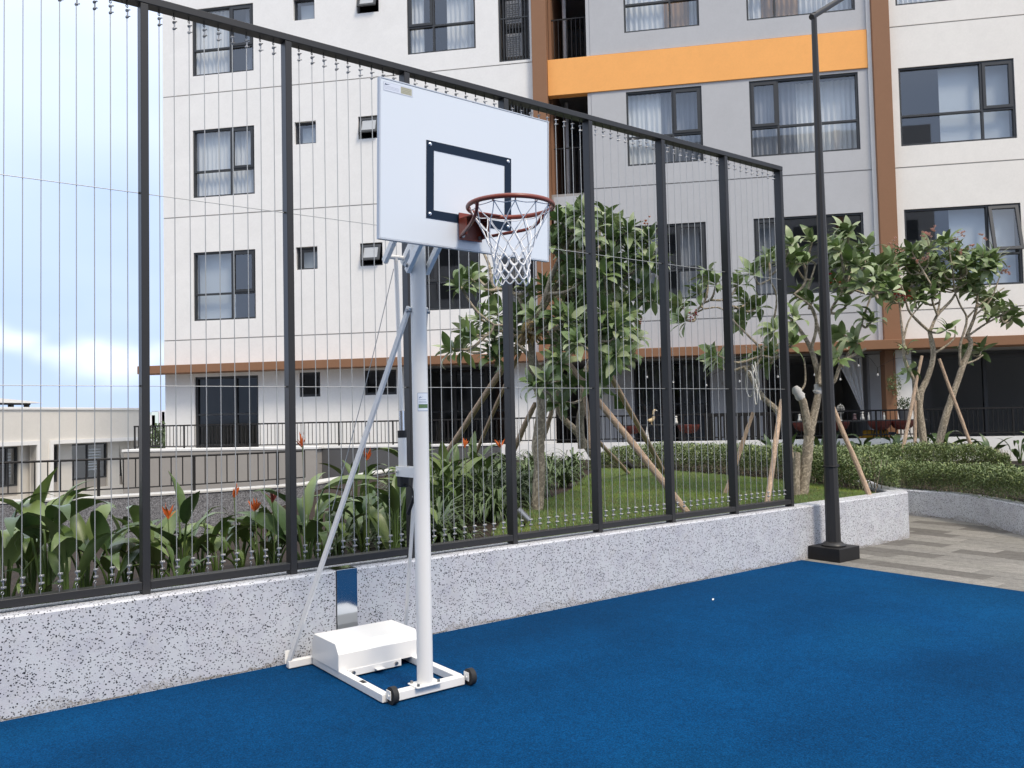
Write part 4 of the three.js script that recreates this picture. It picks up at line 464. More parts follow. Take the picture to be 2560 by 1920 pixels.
// ---------------------------------------------------------------- cable fence
const FZ = -5.86;
{
  const f = thing('cable_fence', 'tall black steel fence strung with upright steel cables on the terrazzo wall', 'fence', [0, 0, FZ]);
  const x0 = 1.32, sp = 1.0035, postG = rbox(-0.025, 0.025, 0.598, 4.535, -0.047, 0.047, 0.004, 1);
  obj('top_rail', rbox(x0 - 5 * sp, x0 + 7 * sp + 0.025, 4.537, 4.588, -0.05, 0.05, 0.004, 1), M.steel, f);
  const cg = new THREE.CylinderGeometry(0.0032, 0.0032, 3.66, 6); cg.translate(0, 2.6, 0);
  const clipG = join([new THREE.TorusGeometry(0.0085, 0.003, 6, 10).scale(1, 1, 1), rbox(-0.008, 0.011, -0.005, 0.005, -0.007, 0.007, 0.002, 1), cyl(V(0.006, 0, 0.004), V(0.024, 0.002, 0.006), 0.0032, 0.0032, 6), cyl(V(0.004, 0.007, -0.004), V(0.02, 0.006, -0.006), 0.0032, 0.0032, 6)]);
  const hookG = join([new THREE.TorusGeometry(0.009, 0.0028, 6, 12), cyl(V(0, 0.009, 0), V(0, 0.032, 0), 0.0032, 0.0032, 6)]), sleeveG = cyl(V(0.004, -0.027, 0), V(0.004, 0.022, 0), 0.0052, 0.0052, 7), R = rng(41);
  for (let k = -5; k <= 7; k++) {
    const x = x0 + k * sp; obj('post', postG, M.steel, f).position.x = x; if (k === 7) break;
    obj('bottom_rail', rbox(x + 0.026, x + sp - 0.026, 0.632, 0.682, -0.045, 0.045, 0.004, 1), M.steel, f);
    for (let i = 1; i < 10; i++) {
      const c = obj('cable', cg, M.cable, f); c.position.set(x + (i / 10) * sp + (R() - 0.5) * 0.006, 0, 0);
      for (const [y, s] of [[4.505, 1], [0.714, -1]]) { const h = obj('hook', hookG, s > 0 ? M.steel : M.clip, c); h.position.y = y; h.scale.y = s; h.rotation.y = 0.6; for (const d of [0.03, 0.075]) { const o = obj('clip', clipG, M.clip, c); o.position.y = y - s * d; o.rotation.y = -0.6 + (R() - 0.5) * 0.5; } obj('sleeve', sleeveG, M.clip, c).position.y = y - s * 0.052; }
    }
    for (const y of [3.25, 1.962]) { obj('cross_cable', cyl(V(x + 0.02, y, 0.006), V(x + sp - 0.02, y, 0.006), 0.0028, 0.0028, 6), M.cable, f); obj('cross_clip', rbox(x - 0.035, x - 0.022, y - 0.006, y + 0.006, 0.002, 0.016, 0.002, 1), M.rubber, f); }
  }
}

// ---------------------------------------------------------------- basketball goal
{
  const G = thing('basketball_goal', 'white portable basketball goal with red hoop standing on the blue court', 'basketball goal', [2.645, 0, -4.525]);
  const tube = 0.05;
  obj('front_beam', rbox(-0.215, 0.275, 0.008, 0.062, -0.03, 0.03, 0.005), M.enamel, G);
  for (const s of [-1, 1]) obj('side_beam', rbox(s * 0.27 - 0.025, s * 0.27 + 0.025, 0.006, 0.056, -1.045, s < 0 ? -0.005 : -0.031, 0.005), M.enamel, G);
  obj('rear_beam', rbox(-0.465, 0.49, 0.006, 0.056, -1.097, -1.047, 0.005), M.enamel, G);
  { const prof = [[-0.60, 0.058], [-0.60, 0.165], [-0.645, 0.225], [-0.985, 0.225], [-1.03, 0.165], [-1.03, 0.058]], s = new THREE.Shape(prof.map(([z, y]) => new THREE.Vector2(-z, y))); const g = new THREE.ExtrudeGeometry(s, { depth: 0.60, bevelEnabled: true, bevelSize: 0.004, bevelThickness: 0.004, bevelSegments: 2 }); g.rotateY(Math.PI / 2); g.translate(-0.30, 0, 0);
    const b = obj('ballast_box', g, M.enamel, G); obj('lower_flange', rbox(-0.24, 0.16, 0.012, 0.057, -0.597, -0.592, 0.001, 1), M.enamel, b); for (const x of [-0.20, 0.12]) obj('flange_bolt', cyl(V(x, 0.036, -0.592), V(x, 0.036, -0.578), 0.012, 0.011, 8), M.bolt, b); obj('latch_tab', [rbox(-0.045, 0.015, 0.028, 0.032, -0.592, -0.545, 0.001, 1)], M.enamel, b); }
  obj('asset_plate', rbox(-0.285, -0.255, 0.0562, 0.0575, -0.34, -0.28, 0.0005, 1), M.rubber, G);
  for (const [x, s] of [[-0.245, -1], [0.312, 1]]) {
    const w = obj('wheel', cyl(V(x - 0.017, 0.053, 0.035), V(x + 0.017, 0.053, 0.035), 0.052, 0.052, 28), M.rubber, G); obj('hub', cyl(V(x - 0.0185, 0.053, 0.035), V(x + 0.0185, 0.053, 0.035), 0.022, 0.022, 16), M.bolt, w);
    for (const d of [-0.024, 0.024]) if (s < 0 ? d < 0 : d < 0) obj('wheel_bracket', [rbox(x + d - 0.0025, x + d + 0.0025, 0.03, 0.085, 0.0, 0.055, 0.002, 1), cyl(V(x + d - 0.008, 0.053, 0.035), V(x + d, 0.053, 0.035), 0.008, 0.008, 8)], M.enamel, w);
  }
  obj('base_plate', rbox(-0.09, 0.09, 0.0625, 0.071, -0.06, 0.06, 0.002, 1), M.enamel, G);
  for (const x of [-0.072, 0.072]) for (const z of [-0.042, 0.042]) obj('anchor_bolt', cyl(V(x, 0.071, z), V(x, 0.085, z), 0.0095, 0.0095, 6), M.bolt, G);
  const pole = obj('pole', [cyl(V(0, 0.0705, 0), V(0, 3.08, 0), 0.05, 0.05, 48)], M.enamel, G);
  { // printed sticker wrapped round the pole
    const t = canvasTex(256, 256, (c, W, H) => { c.fillStyle = '#e8edf4'; c.fillRect(0, 0, W, H); c.strokeStyle = '#6f7f9c'; c.lineWidth = 6; c.strokeRect(4, 4, W - 8, H - 8); c.fillStyle = '#1f4f86'; c.beginPath(); c.moveTo(26, 78); c.lineTo(58, 46); c.lineTo(66, 46); c.lineTo(48, 66); c.lineTo(120, 56); c.lineTo(58, 72); c.lineTo(40, 78); c.fill(); for (const [y, w] of [[92, 190], [116, 200], [136, 205]]) for (let x = 24; x < w; x += 13) c.fillRect(x, y, 9, 6); c.fillStyle = '#24604f'; c.fillRect(18, 160, 220, 54); c.fillStyle = '#c9c85a'; for (const y of [170, 184, 198]) for (let x = 28; x < 220; x += 11) c.fillRect(x, y, 7, 5); }, 1);
    const g = new THREE.CylinderGeometry(0.0506, 0.0506, 0.115, 24, 1, true, -0.86, 1.55); g.translate(0, 1.81, 0); obj('sticker', g, std([1, 1, 1], 0.5, { map: t }), pole);
  }
  for (const s of [-1, 1]) {
    const st = obj('strut', bar(V(s * 0.455, 0.05, -1.07), V(s * 0.062, 2.41, -0.01), 0.022, 0.032, 0.003), M.enamel, G); obj('strut_bolt', cyl(V(s * 0.05, 2.385, -0.012), V(s * 0.085, 2.385, -0.012), 0.012, 0.012, 8), M.bolt, st); obj('strut_foot', rbox(s * 0.455 - 0.018, s * 0.455 + 0.018, 0.03, 0.12, -1.101, -1.096, 0.002, 1), M.enamel, st);
    const la = obj('lower_arm', bar(V(s * 0.068, 2.635, -0.015), V(s * 0.068, 3.075, 0.465), 0.03, 0.046, 0.004), M.enamel, G); obj('arm_bolt', cyl(V(s * 0.05, 2.668, 0.01), V(s * 0.098, 2.668, 0.01), 0.013, 0.013, 8), M.bolt, la);
    obj('upper_arm', bar(V(s * 0.068, 2.745, -0.315), V(s * 0.068, 3.43, 0.455), 0.03, 0.046, 0.004), M.enamel, G);
  }
  obj('cross_tube', cyl(V(-0.053, 2.775, -0.285), V(0.053, 2.775, -0.285), 0.015, 0.015, 16), M.enamel, G); obj('pivot_tube', cyl(V(-0.1, 3.03, 0), V(0.1, 3.03, 0), 0.016, 0.016, 16), M.enamel, G);
  const jk = obj('jack_rod', [cyl(V(0, 1.74, -0.243), V(0, 2.77, -0.285), 0.0135, 0.0135, 16)], M.enamel, G);
  obj('jack_piston', cyl(V(0, 1.62, -0.241), V(0, 1.76, -0.244), 0.019, 0.019, 18), M.chrome, jk); obj('jack_collar', cyl(V(0, 1.585, -0.24), V(0, 1.632, -0.241), 0.029, 0.029, 20), M.rubber, jk); obj('jack_barrel', cyl(V(0, 1.345, -0.238), V(0, 1.585, -0.24), 0.028, 0.028, 20), M.enamel, jk);
  obj('jack_bracket', [rbox(-0.036, -0.03, 1.335, 1.40, -0.27, -0.03, 0.002, 1), rbox(0.03, 0.036, 1.335, 1.40, -0.27, -0.03, 0.002, 1)], M.enamel, G); obj('jack_pin', cyl(V(-0.055, 1.37, -0.238), V(0.055, 1.37, -0.238), 0.011, 0.011, 12), M.chrome, G);
  obj('gear_housing', [rbox(-0.032, 0.032, 1.265, 1.343, -0.268, -0.208, 0.012, 3)], M.rubber, G); obj('crank_handle', [limb([[0, 1.285, -0.215, 0.007], [0, 1.28, -0.17, 0.007], [0, 1.27, -0.13, 0.007], [0, 1.20, -0.10, 0.007]], 8, 5), cyl(V(0, 1.205, -0.10), V(-0.02, 1.10, -0.145), 0.011, 0.013, 12)], M.rail, G);
  obj('pull_cord', limb([[-0.01, 2.70, -0.30, 0.0028], [-0.09, 2.2, -0.42, 0.0028], [-0.2, 1.6, -0.56, 0.0028], [-0.28, 1.1, -0.72, 0.0028]], 5, 4), M.cable, G);
  // backboard
  const B = new THREE.Group(); B.name = 'backboard'; B.position.set(0.083, 3.1426, 0.487); B.rotation.x = 0.019; G.add(B); B.rotation.z = -0.012;
  obj('panel', rbox(-0.594, 0.594, -0.444, 0.444, -0.022, 0, 0.003), M.board, B);
  obj('edge_trim', [rbox(-0.602, -0.5945, -0.452, 0.452, -0.026, 0.002, 0.001, 1), rbox(0.5945, 0.602, -0.452, 0.452, -0.026, 0.002, 0.001, 1), rbox(-0.5944, 0.5944, 0.4445, 0.452, -0.026, 0.002, 0.001, 1), rbox(-0.5944, 0.5944, -0.452, -0.4445, -0.026, 0.002, 0.001, 1)], M.boardEdge, B);
  obj('target_rectangle', [box(-0.302, 0.302, 0.103, 0.155, 0.0003, 0.0025), box(-0.302, 0.302, -0.295, -0.245, 0.0003, 0.0025), box(-0.302, -0.252, -0.245, 0.103, 0.0003, 0.0025), box(0.252, 0.302, -0.245, 0.103, 0.0003, 0.0025)], M.navy, B);
  for (const [x, y] of [[-0.278, 0.133], [0.278, 0.133], [-0.278, -0.27], [0.278, -0.27]]) obj('screw', new THREE.SphereGeometry(0.0125, 14, 8, 0, 6.3, 0, Math.PI / 2).scale(1, 0.6, 1).rotateX(Math.PI / 2).translate(x, y, 0.0026), M.chrome, B);
  { const t = canvasTex(512, 128, (c, W, H) => { c.fillStyle = '#d9dfea'; c.fillRect(0, 0, W, H); c.strokeStyle = '#9aa3b4'; c.lineWidth = 3; c.strokeRect(3, 3, W - 6, H - 6); c.fillStyle = '#45536b'; c.beginPath(); c.moveTo(14, 46); c.lineTo(40, 16); c.lineTo(46, 30); c.lineTo(120, 26); c.lineTo(50, 46); c.fill(); c.fillStyle = '#8f98aa'; for (const y of [58, 76, 94]) for (let x = 16; x < 268; x += 13) c.fillRect(x, y, 9, 6); c.fillStyle = '#b0ae98'; c.fillRect(300, 14, 196, 100); c.fillStyle = '#6d6c5e'; for (const y of [28, 50, 72, 92]) for (let x = 312; x < 480; x += 12) c.fillRect(x, y, 8, 6); }, 1); const g = new THREE.PlaneGeometry(0.185, 0.05); g.translate(-0.485, 0.405, 0.0012); obj('sticker', g, std([1, 1, 1], 0.5, { map: t }), B); }
  obj('back_frame', [bar(V(-0.11, -0.35, -0.045), V(-0.11, 0.4, -0.045), 0.03, 0.035), bar(V(0.06, -0.35, -0.045), V(0.06, 0.4, -0.045), 0.03, 0.035)], M.enamel, B);
  // hoop
  const hx = 0.068, hy = 2.862, hz = 0.90, r = 0.236, H = new THREE.Group(); H.name = 'hoop'; G.add(H);
  obj('ring', new THREE.TorusGeometry(r, 0.0115, 14, 64).rotateX(Math.PI / 2).scale(1, 1.15, 1).translate(hx, hy, hz), M.red, H);
  obj('mount_plate', [rbox(hx - 0.08, hx + 0.08, 2.745, 2.905, 0.497, 0.505, 0.002, 1), rbox(hx - 0.08, hx + 0.08, 2.862, 2.870, 0.506, 0.70, 0.002, 1), rbox(hx - 0.081, hx - 0.074, 2.76, 2.861, 0.506, 0.58, 0.002, 1), rbox(hx + 0.074, hx + 0.081, 2.76, 2.861, 0.506, 0.58, 0.002, 1)], M.red, H);
  for (const s of [-1, 1]) { obj('brace', limb([[hx + s * 0.234, hy - 0.004, hz + 0.02, 0.010], [hx + s * 0.215, hy - 0.05, hz - 0.02, 0.010], [hx + s * 0.20, hy - 0.078, hz - 0.07, 0.010], [hx + s * 0.13, hy - 0.088, 0.66, 0.010], [hx + s * 0.075, 2.77, 0.52, 0.010]], 8, 5), M.red, H); obj('mount_bolt', cyl(V(hx + s * 0.06, 2.768, 0.505), V(hx + s * 0.06, 2.768, 0.515), 0.012, 0.012, 8), M.bolt, H); }
  const hooks = [], strands = [], rad = [0.222, 0.176, 0.142, 0.118, 0.104, 0.099, 0.098, 0.102], drop = [0.018, 0.105, 0.17, 0.22, 0.27, 0.312, 0.35, 0.388], R = rng(8), pt = (j, k) => { const a = ((k + (j % 2) * 0.5) / 12) * 6.2832, q = rad[j] * (1 + 0.04 * (hash3(j, Math.round(k * 2) % 24, 5) - 0.5)); return V(hx + Math.cos(a) * q, hy - drop[j] - 0.012 * (hash3(j, k % 12, 9) - 0.5) * (j > 4 ? 2 : 1), hz + Math.sin(a) * q); };
  for (let k = 0; k < 12; k++) { const a = (k / 12) * 6.2832; hooks.push(new THREE.TorusGeometry(0.009, 0.0028, 5, 10).rotateY(-a).translate(hx + Math.cos(a) * 0.229, hy - 0.012, hz + Math.sin(a) * 0.229)); }
  for (let j = 0; j < 7; j++) for (let k = 0; k < 12; k++) { const a = pt(j, k), w = j > 3 ? 0.0050 : 0.0031; const nx = (j % 2) ? [k, k + 1] : [k - 1, k]; for (const q of nx) { const b = pt(j + 1, (q + 12) % 12), m = a.clone().lerp(b, 0.5).add(V((R() - 0.5) * 0.01, -0.004, (R() - 0.5) * 0.01)); strands.push(limb([[a.x, a.y, a.z, w], [m.x, m.y, m.z, w], [b.x, b.y, b.z, w]], 5, 3)); } strands.push(new THREE.SphereGeometry(w * 1.7, 6, 5).translate(a.x, a.y, a.z)); }
  for (let k = 0; k < 12; k++) { const a = pt(7, k), b = pt(7, (k + 1) % 12), m = a.clone().lerp(b, 0.5).add(V(0, -0.022 - R() * 0.02, 0)); strands.push(limb([[a.x, a.y, a.z, 0.0042], [m.x, m.y, m.z, 0.0042], [b.x, b.y, b.z, 0.0042]], 5, 4)); }
  for (let k = 0; k < 12; k++) { const a = pt(0, k), b = pt(0, (k + 1) % 12); strands.push(limb([[a.x, a.y, a.z, 0.0028], [(a.x + b.x) / 2, a.y - 0.006, (a.z + b.z) / 2, 0.0028], [b.x, b.y, b.z, 0.0028]], 5, 2)); }
  obj('net_hook', hooks, M.red, H); obj('net', strands, M.net, H);
}
{ // lamp post
  const L = thing('lamp_post', 'tall tapered black lamp post on a square plinth at the corner of the court', 'lamp post', [8.66, 0, -5.515]);
  obj('plinth', rbox(-0.205, 0.205, 0.0, 0.15, -0.2, 0.2, 0.008), M.rail, L); obj('flange', new THREE.LatheGeometry([[0.001, 0.151], [0.135, 0.151], [0.135, 0.165], [0.11, 0.185], [0.092, 0.20], [0.001, 0.20]].map((p) => new THREE.Vector2(...p)), 28), M.steel, L);
  const g = new THREE.CylinderGeometry(0.031, 0.083, 6.2, 10, 1).toNonIndexed(); g.computeVertexNormals(); g.translate(0, 3.29, 0); obj('pole', g, M.steel, L);
  obj('clamp', [new THREE.TorusGeometry(0.079, 0.009, 6, 24).rotateX(Math.PI / 2).translate(0, 1.06, 0), rbox(0.04, 0.1, 1.05, 1.08, 0.02, 0.05, 0.004, 1)], M.rail, L); obj('access_door', rbox(0.03, 0.078, 0.5, 0.75, -0.03, 0.03, 0.006, 1), M.steel, L);
  const c1 = V(0, 6.36, 0), dir = V(0.85, 0.55, 0.1).normalize(), e = c1.clone().addScaledVector(dir, 1.3); obj('arm', [cyl(c1.clone().addScaledVector(dir, -0.05), e, 0.036, 0.03, 12)], M.steel, L);
  const q = new THREE.Group(); obj('lamp_head', rbox(e.x - 0.05, e.x + 0.55, e.y - 0.03, e.y + 0.06, e.z - 0.13, e.z + 0.13, 0.03, 3), M.steel, L);
}

// ---------------------------------------------------------------- leaves, trees and plants
function leafGeo(len, wid, droop, fold, seg = 5, wave = 0, blunt = 0.62) { // lies along +x, upper side +y
  const pos = [], idx = []; let x = 0, y = 0;
  for (let i = 0; i <= seg; i++) { const t = i / seg, a = -droop * t * t * 1.6 + droop * 0.2; if (i) { x += (Math.cos(a) * len) / seg; y += (Math.sin(a) * len) / seg; } const w = wid * 0.5 * Math.pow(Math.sin(Math.PI * Math.pow(Math.min(0.985, t * 0.97 + 0.03), blunt)), 0.85), lift = Math.abs(w) * fold, wv = wave * Math.sin(t * 9) * w; pos.push(x, y + lift + wv, -w, x, y, 0, x, y + lift - wv, w); }
  for (let i = 0; i < seg; i++) { const a = i * 3; idx.push(a, a + 1, a + 3, a + 3, a + 1, a + 4, a + 1, a + 2, a + 4, a + 4, a + 2, a + 5); }
  const g = new THREE.BufferGeometry(); g.setAttribute('position', new THREE.Float32BufferAttribute(pos, 3)); g.setIndex(idx); g.computeVertexNormals(); return clean(g);
}
function place(dir, up) { const x = dir.clone().normalize(), y = up.clone().addScaledVector(x, -up.dot(x)); if (y.lengthSq() < 1e-4) y.set(1, 0, 0).addScaledVector(x, -x.x); y.normalize(); return new THREE.Quaternion().setFromRotationMatrix(new THREE.Matrix4().makeBasis(x, y, V().crossVectors(x, y))); }
const plumLeaf = [[0.25, 0.12], [0.5, 0.08], [0.85, 0.15], [0.4, 0.25], [1.25, 0.1]].map(([d, f]) => leafGeo(1, 0.37, d, f, 6, 0.06, 0.85));
function flowerGeo(R, n, s, spread) { const l = []; for (let i = 0; i < n; i++) { const c = V((R() - 0.5) * spread, (R() - 0.5) * spread, (R() - 0.5) * spread); for (let k = 0; k < 5; k++) { const g = leafGeo(s, s * 0.55, -0.4, 0.3, 3); g.applyQuaternion(place(V(Math.cos(k * 1.257), 0.5 + R() * 0.4, Math.sin(k * 1.257)), V(0, 1, 0))); g.translate(c.x, c.y, c.z); l.push(g); } } return join(l); }
const right = V(0.802, 0, 0.597);
function tree(T, label, o) {
  const R = rng(o.seed), b0 = T.limbs[0][0], base = V(b0[0], o.y0 ?? gy(b0[0], b0[2]), b0[2]), t = thing('frangipani_tree', label, 'tree', [base.x, base.y - 0.02, base.z], 0, 'frangipani trees in the garden');
  const sub = (p) => [p[0] - base.x, p[1] - base.y + 0.02, p[2] - base.z], nodes = [], wood = [];
  T.limbs.forEach((l, i) => { const q = l.map((p) => [...sub(p), p[3] * (o.thick || 1)]); wood.push(limb(q, i ? 8 : 12, 5, 0.16, o.seed + i)); const c = new THREE.CatmullRomCurve3(q.map((p) => V(p[0], p[1], p[2]))); for (let k = i ? 2 : 8; k <= 12; k++) nodes.push([c.getPoint(k / 12), q[Math.min(q.length - 1, Math.floor((k / 12) * (q.length - 1)))][3]]); });
  const leaves = [], tipP = [];
  const tips = []; T.tips.forEach((w) => { tips.push(w); for (let k = 0; k < (o.shoots ?? 1) && (k + 1 <= (o.shoots ?? 1) || R() < 0.45); k++) tips.push([w[0] + (R() - 0.5) * 0.5, w[1] - R() * 0.3, w[2] + (R() - 0.5) * 0.5]); });
  tips.forEach((w, ti) => {
    const p = V(...sub(w)); p.y -= o.lower || 0; let best = null, bd = 1e9; for (const [n, r] of nodes) { const d = n.distanceTo(p) + (n.y > p.y - 0.05 ? (n.y - p.y + 0.05) * 1.2 : 0); if (d < bd) { bd = d; best = [n, r]; } }
    const n0 = best[0], mid = n0.clone().lerp(p, 0.5).add(V((R() - 0.5) * 0.1, -0.05 - 0.12 * R() * n0.distanceTo(p), (R() - 0.5) * 0.1));
    wood.push(limb([[n0.x, n0.y, n0.z, Math.min(best[1], 0.022)], [mid.x, mid.y, mid.z, 0.017], [p.x, p.y, p.z, 0.0125]], 6, 5, 0.1, o.seed + 50 + ti));
    for (const k of [0.35, 0.7]) nodes.push([n0.clone().lerp(mid, k), 0.015]);
    tipP.push(p); const axis = p.clone().sub(mid).normalize().lerp(V(0, 1, 0), 0.45).addScaledVector(right, -(o.wind || 0) * 0.5).normalize(), e1 = V(1, 0.1, 0.3).cross(axis).normalize(), e2 = V().crossVectors(axis, e1), n = (o.n || 12) + Math.floor(R() * 4), a0 = R() * 6.28;
    for (let i = 0; i < n; i++) { const a = a0 + i * 2.39996, s = (i + 0.5) / n, el = (0.4 + 1.5 * s) * (0.82 + 0.36 * R()), d = axis.clone().multiplyScalar(Math.cos(el)).addScaledVector(e1, Math.cos(a) * Math.sin(el)).addScaledVector(e2, Math.sin(a) * Math.sin(el)).addScaledVector(right, -(o.wind || 0) * (0.4 + 0.8 * R())).normalize();
      const up = axis.clone().addScaledVector(V(R() - 0.5, R() - 0.5, R() - 0.5), 0.7); leaves.push({ p: p.clone().addScaledVector(axis, -0.05 * s).addScaledVector(d, 0.015), q: place(d, up), l: (o.len || 0.25) * (0.72 + 0.5 * R()), g: Math.floor(R() * plumLeaf.length), m: Math.floor(Math.pow(R(), 1.1) * 4) }); }
  });
  const stalk = (w) => { const f = V(...sub(w)); f.y -= (o.lower || 0) - (o.lift || 0); let n = tipP[0]; for (const q of tipP) if (q.distanceTo(f) < n.distanceTo(f)) n = q; if (f.distanceTo(n) > 0.3) f.lerpVectors(n, f, 0.3 / f.distanceTo(n)).add(V(0, 0.08, 0)); wood.push(limb([[n.x, n.y, n.z, 0.007], [(n.x + f.x) / 2, (n.y + f.y) / 2 + 0.02, (n.z + f.z) / 2, 0.005], [f.x, f.y, f.z, 0.003]], 5, 3)); return f; };
  const fl = (T.flowers || []).map(stalk), rd = (T.red || []).map(stalk);
  obj('trunk', wood, M.bark, t);
  const keep = 300, step = Math.max(1, leaves.length / keep), rest = []; let nx = 0;
  leaves.forEach((f, i) => { const m = new THREE.Matrix4().compose(f.p, f.q, V(f.l, f.l, f.l)); if (i >= nx && i < nx + 1) { nx += step; const e = obj('leaf', plumLeaf[f.g], leafM[f.m], t); m.decompose(e.position, e.quaternion, e.scale); } else rest.push([plumLeaf[f.g].clone().applyMatrix4(m), f.m]); });
  if (rest.length) [0, 1, 2, 3].forEach((k) => { const l = rest.filter((e) => e[1] === k).map((e) => e[0]); if (l.length) { const e = obj('foliage', l, leafM[k], t); e.userData.kind = 'stuff'; } });
  fl.forEach((w, i) => { const f = obj('flower_cluster', flowerGeo(rng(i + o.seed), 6, o.fs || 0.03, 0.14), o.fm?.[i % o.fm.length] || M.petalPink, t); f.userData.kind = 'stuff'; f.position.copy(w); });
  rd.forEach((w, i) => { const f = obj('flower_cluster', flowerGeo(rng(i + 90), 12, 0.035, 0.16), M.petalRed, t); f.userData.kind = 'stuff'; f.position.copy(w); });
  return { t, sub };
}
{
  const a = tree(TREES[0], 'leafy frangipani tree with crossed timber stakes behind the backboard', { seed: 100, thick: 0.9, n: 14, len: 0.235, wind: 0.2, lower: 0.14, fm: [M.petal, M.petalPink] });
  const wrap = []; const R = rng(6), c = a.sub([5.93, 2.73, -7.55]); for (let i = 0; i < 16; i++) { const g = leafGeo(0.16 + R() * 0.14, 0.07, 1.2 * R(), 0.4, 4); g.applyQuaternion(place(V(R() - 0.5, -0.2 - R(), R() - 0.5), V(R() - 0.5, 1, R() - 0.5))); g.translate(c[0] + (R() - 0.5) * 0.14, c[1] + (R() - 0.5) * 0.16, c[2] + (R() - 0.5) * 0.14); wrap.push(g); } tag(obj('dead_leaves', wrap, M.dry, a.t), 'bundle of dry yellowed leaves where the stakes meet');
  const b = tree(TREES[1], 'frangipani tree with a forked pale trunk left of the lamp post', { seed: 200, thick: 0.85, n: 11, len: 0.26, wind: 0.6, shoots: 0, fm: [M.petalRed] });
  for (const [l, k, q] of [[1, 3, 1.15], [2, 2, 1.1]]) { const P = b.sub(TREES[1].limbs[l][k]), Q = b.sub(TREES[1].limbs[l][k - 1]), r = TREES[1].limbs[l][k][3] * q, d = V(P[0] - Q[0], P[1] - Q[1], P[2] - Q[2]).normalize(), at = (s, f) => [P[0] + d.x * s, P[1] + d.y * s, P[2] + d.z * s, r * f]; tag(obj('cloth_wrap', [limb([at(-0.09, 0.75), at(-0.06, 1.05), at(-0.02, 0.9), at(0.03, 1.1), at(0.07, 0.85), at(0.1, 0.6)], 12, 3, 0.35, 17 + l)], M.cloth, b.t), 'white cloth tied round the cut branch'); }
  tree(TREES[2], 'frangipani tree with a bent trunk nearest the white column, pink flowered', { seed: 300, fs: 0.05, lift: 0.12, thick: 0.72, n: 12, len: 0.29, wind: 0.35, shoots: 0.5 });
  tree(TREES[3], 'frangipani tree leaning to the right before the dark glazing, pink flowered', { seed: 400, fs: 0.05, lift: 0.12, thick: 0.72, n: 12, len: 0.29, wind: 0.25, shoots: 0.5 });
  tree(TREES[4], 'thin frangipani sapling against the white terrace column', { seed: 500, n: 8, len: 0.28, wind: 0.1, shoots: 0, y0: TREES[4].limbs[0][0][1] - 0.0 });
}
const stakeLabels = ['thick pale stake slanting left from the leafy tree to the bed', 'thin dark stake just right of the thick pale one', 'short stake left of the leafy tree trunk', 'long pale stake slanting right from the leafy tree to the lawn', 'pale stake crossing the long one near the lawn', 'upright stake among the trunks behind the leafy tree', 'thin stake among the crossed stakes behind the main trunk', 'dark stake ending at the garden spotlight', 'pale stake in front of the end post of the fence', 'grey stake leaning left in front of the hedge', 'brown stake leaning right of the lamp post', 'pale stake tied to the tree nearest the white column', 'grey stake leaning right under the right hand tree', 'thin dark stake beside the tree nearest the white column'];
STAKES.forEach(([a, b, r], i) => { if (i > 10) r *= 0.72; const A = V(...a), B = V(...b), d = A.clone().sub(B), m1 = B.clone().addScaledVector(d, 0.33), m2 = B.clone().addScaledVector(d, 0.66); B.addScaledVector(d.clone().normalize(), -0.06); tag(obj('tree_stake', limb([[B.x, B.y, B.z, r * 1.05], [m1.x + 0.008, m1.y, m1.z, r], [m2.x - 0.006, m2.y, m2.z, r * 0.95], [A.x, A.y, A.z, r * 0.85]], 10, 5, 0.14, i + 5), M.wood), stakeLabels[i], 'stake', 'timber tree stakes'); });
{ // coil of cable hung in the forked tree
  const t = thing('cable_coil', 'loose coil of white cable hanging in the branches behind the fence', 'cable', COIL), R = rng(15), l = [];
  for (let k = 0; k < 6; k++) { const q = new THREE.Quaternion().setFromEuler(new THREE.Euler(0.5 * (R() - 0.5), 0.6 * (R() - 0.5) + 0.65, R() * 6)), rx = 0.12 + R() * 0.09, ry = 0.10 + R() * 0.12, c = V((R() - 0.5) * 0.2, (R() - 0.5) * 0.3, (R() - 0.5) * 0.1); const pts = []; for (let i = 0; i <= 14; i++) { const a = (i / 14) * 6.4; const p = V(Math.cos(a) * rx, Math.sin(a) * ry, 0).applyQuaternion(q).add(c); pts.push([p.x, p.y, p.z, 0.006]); } l.push(limb(pts, 6, 3)); }
  obj('loops', l, M.figure, t);
}
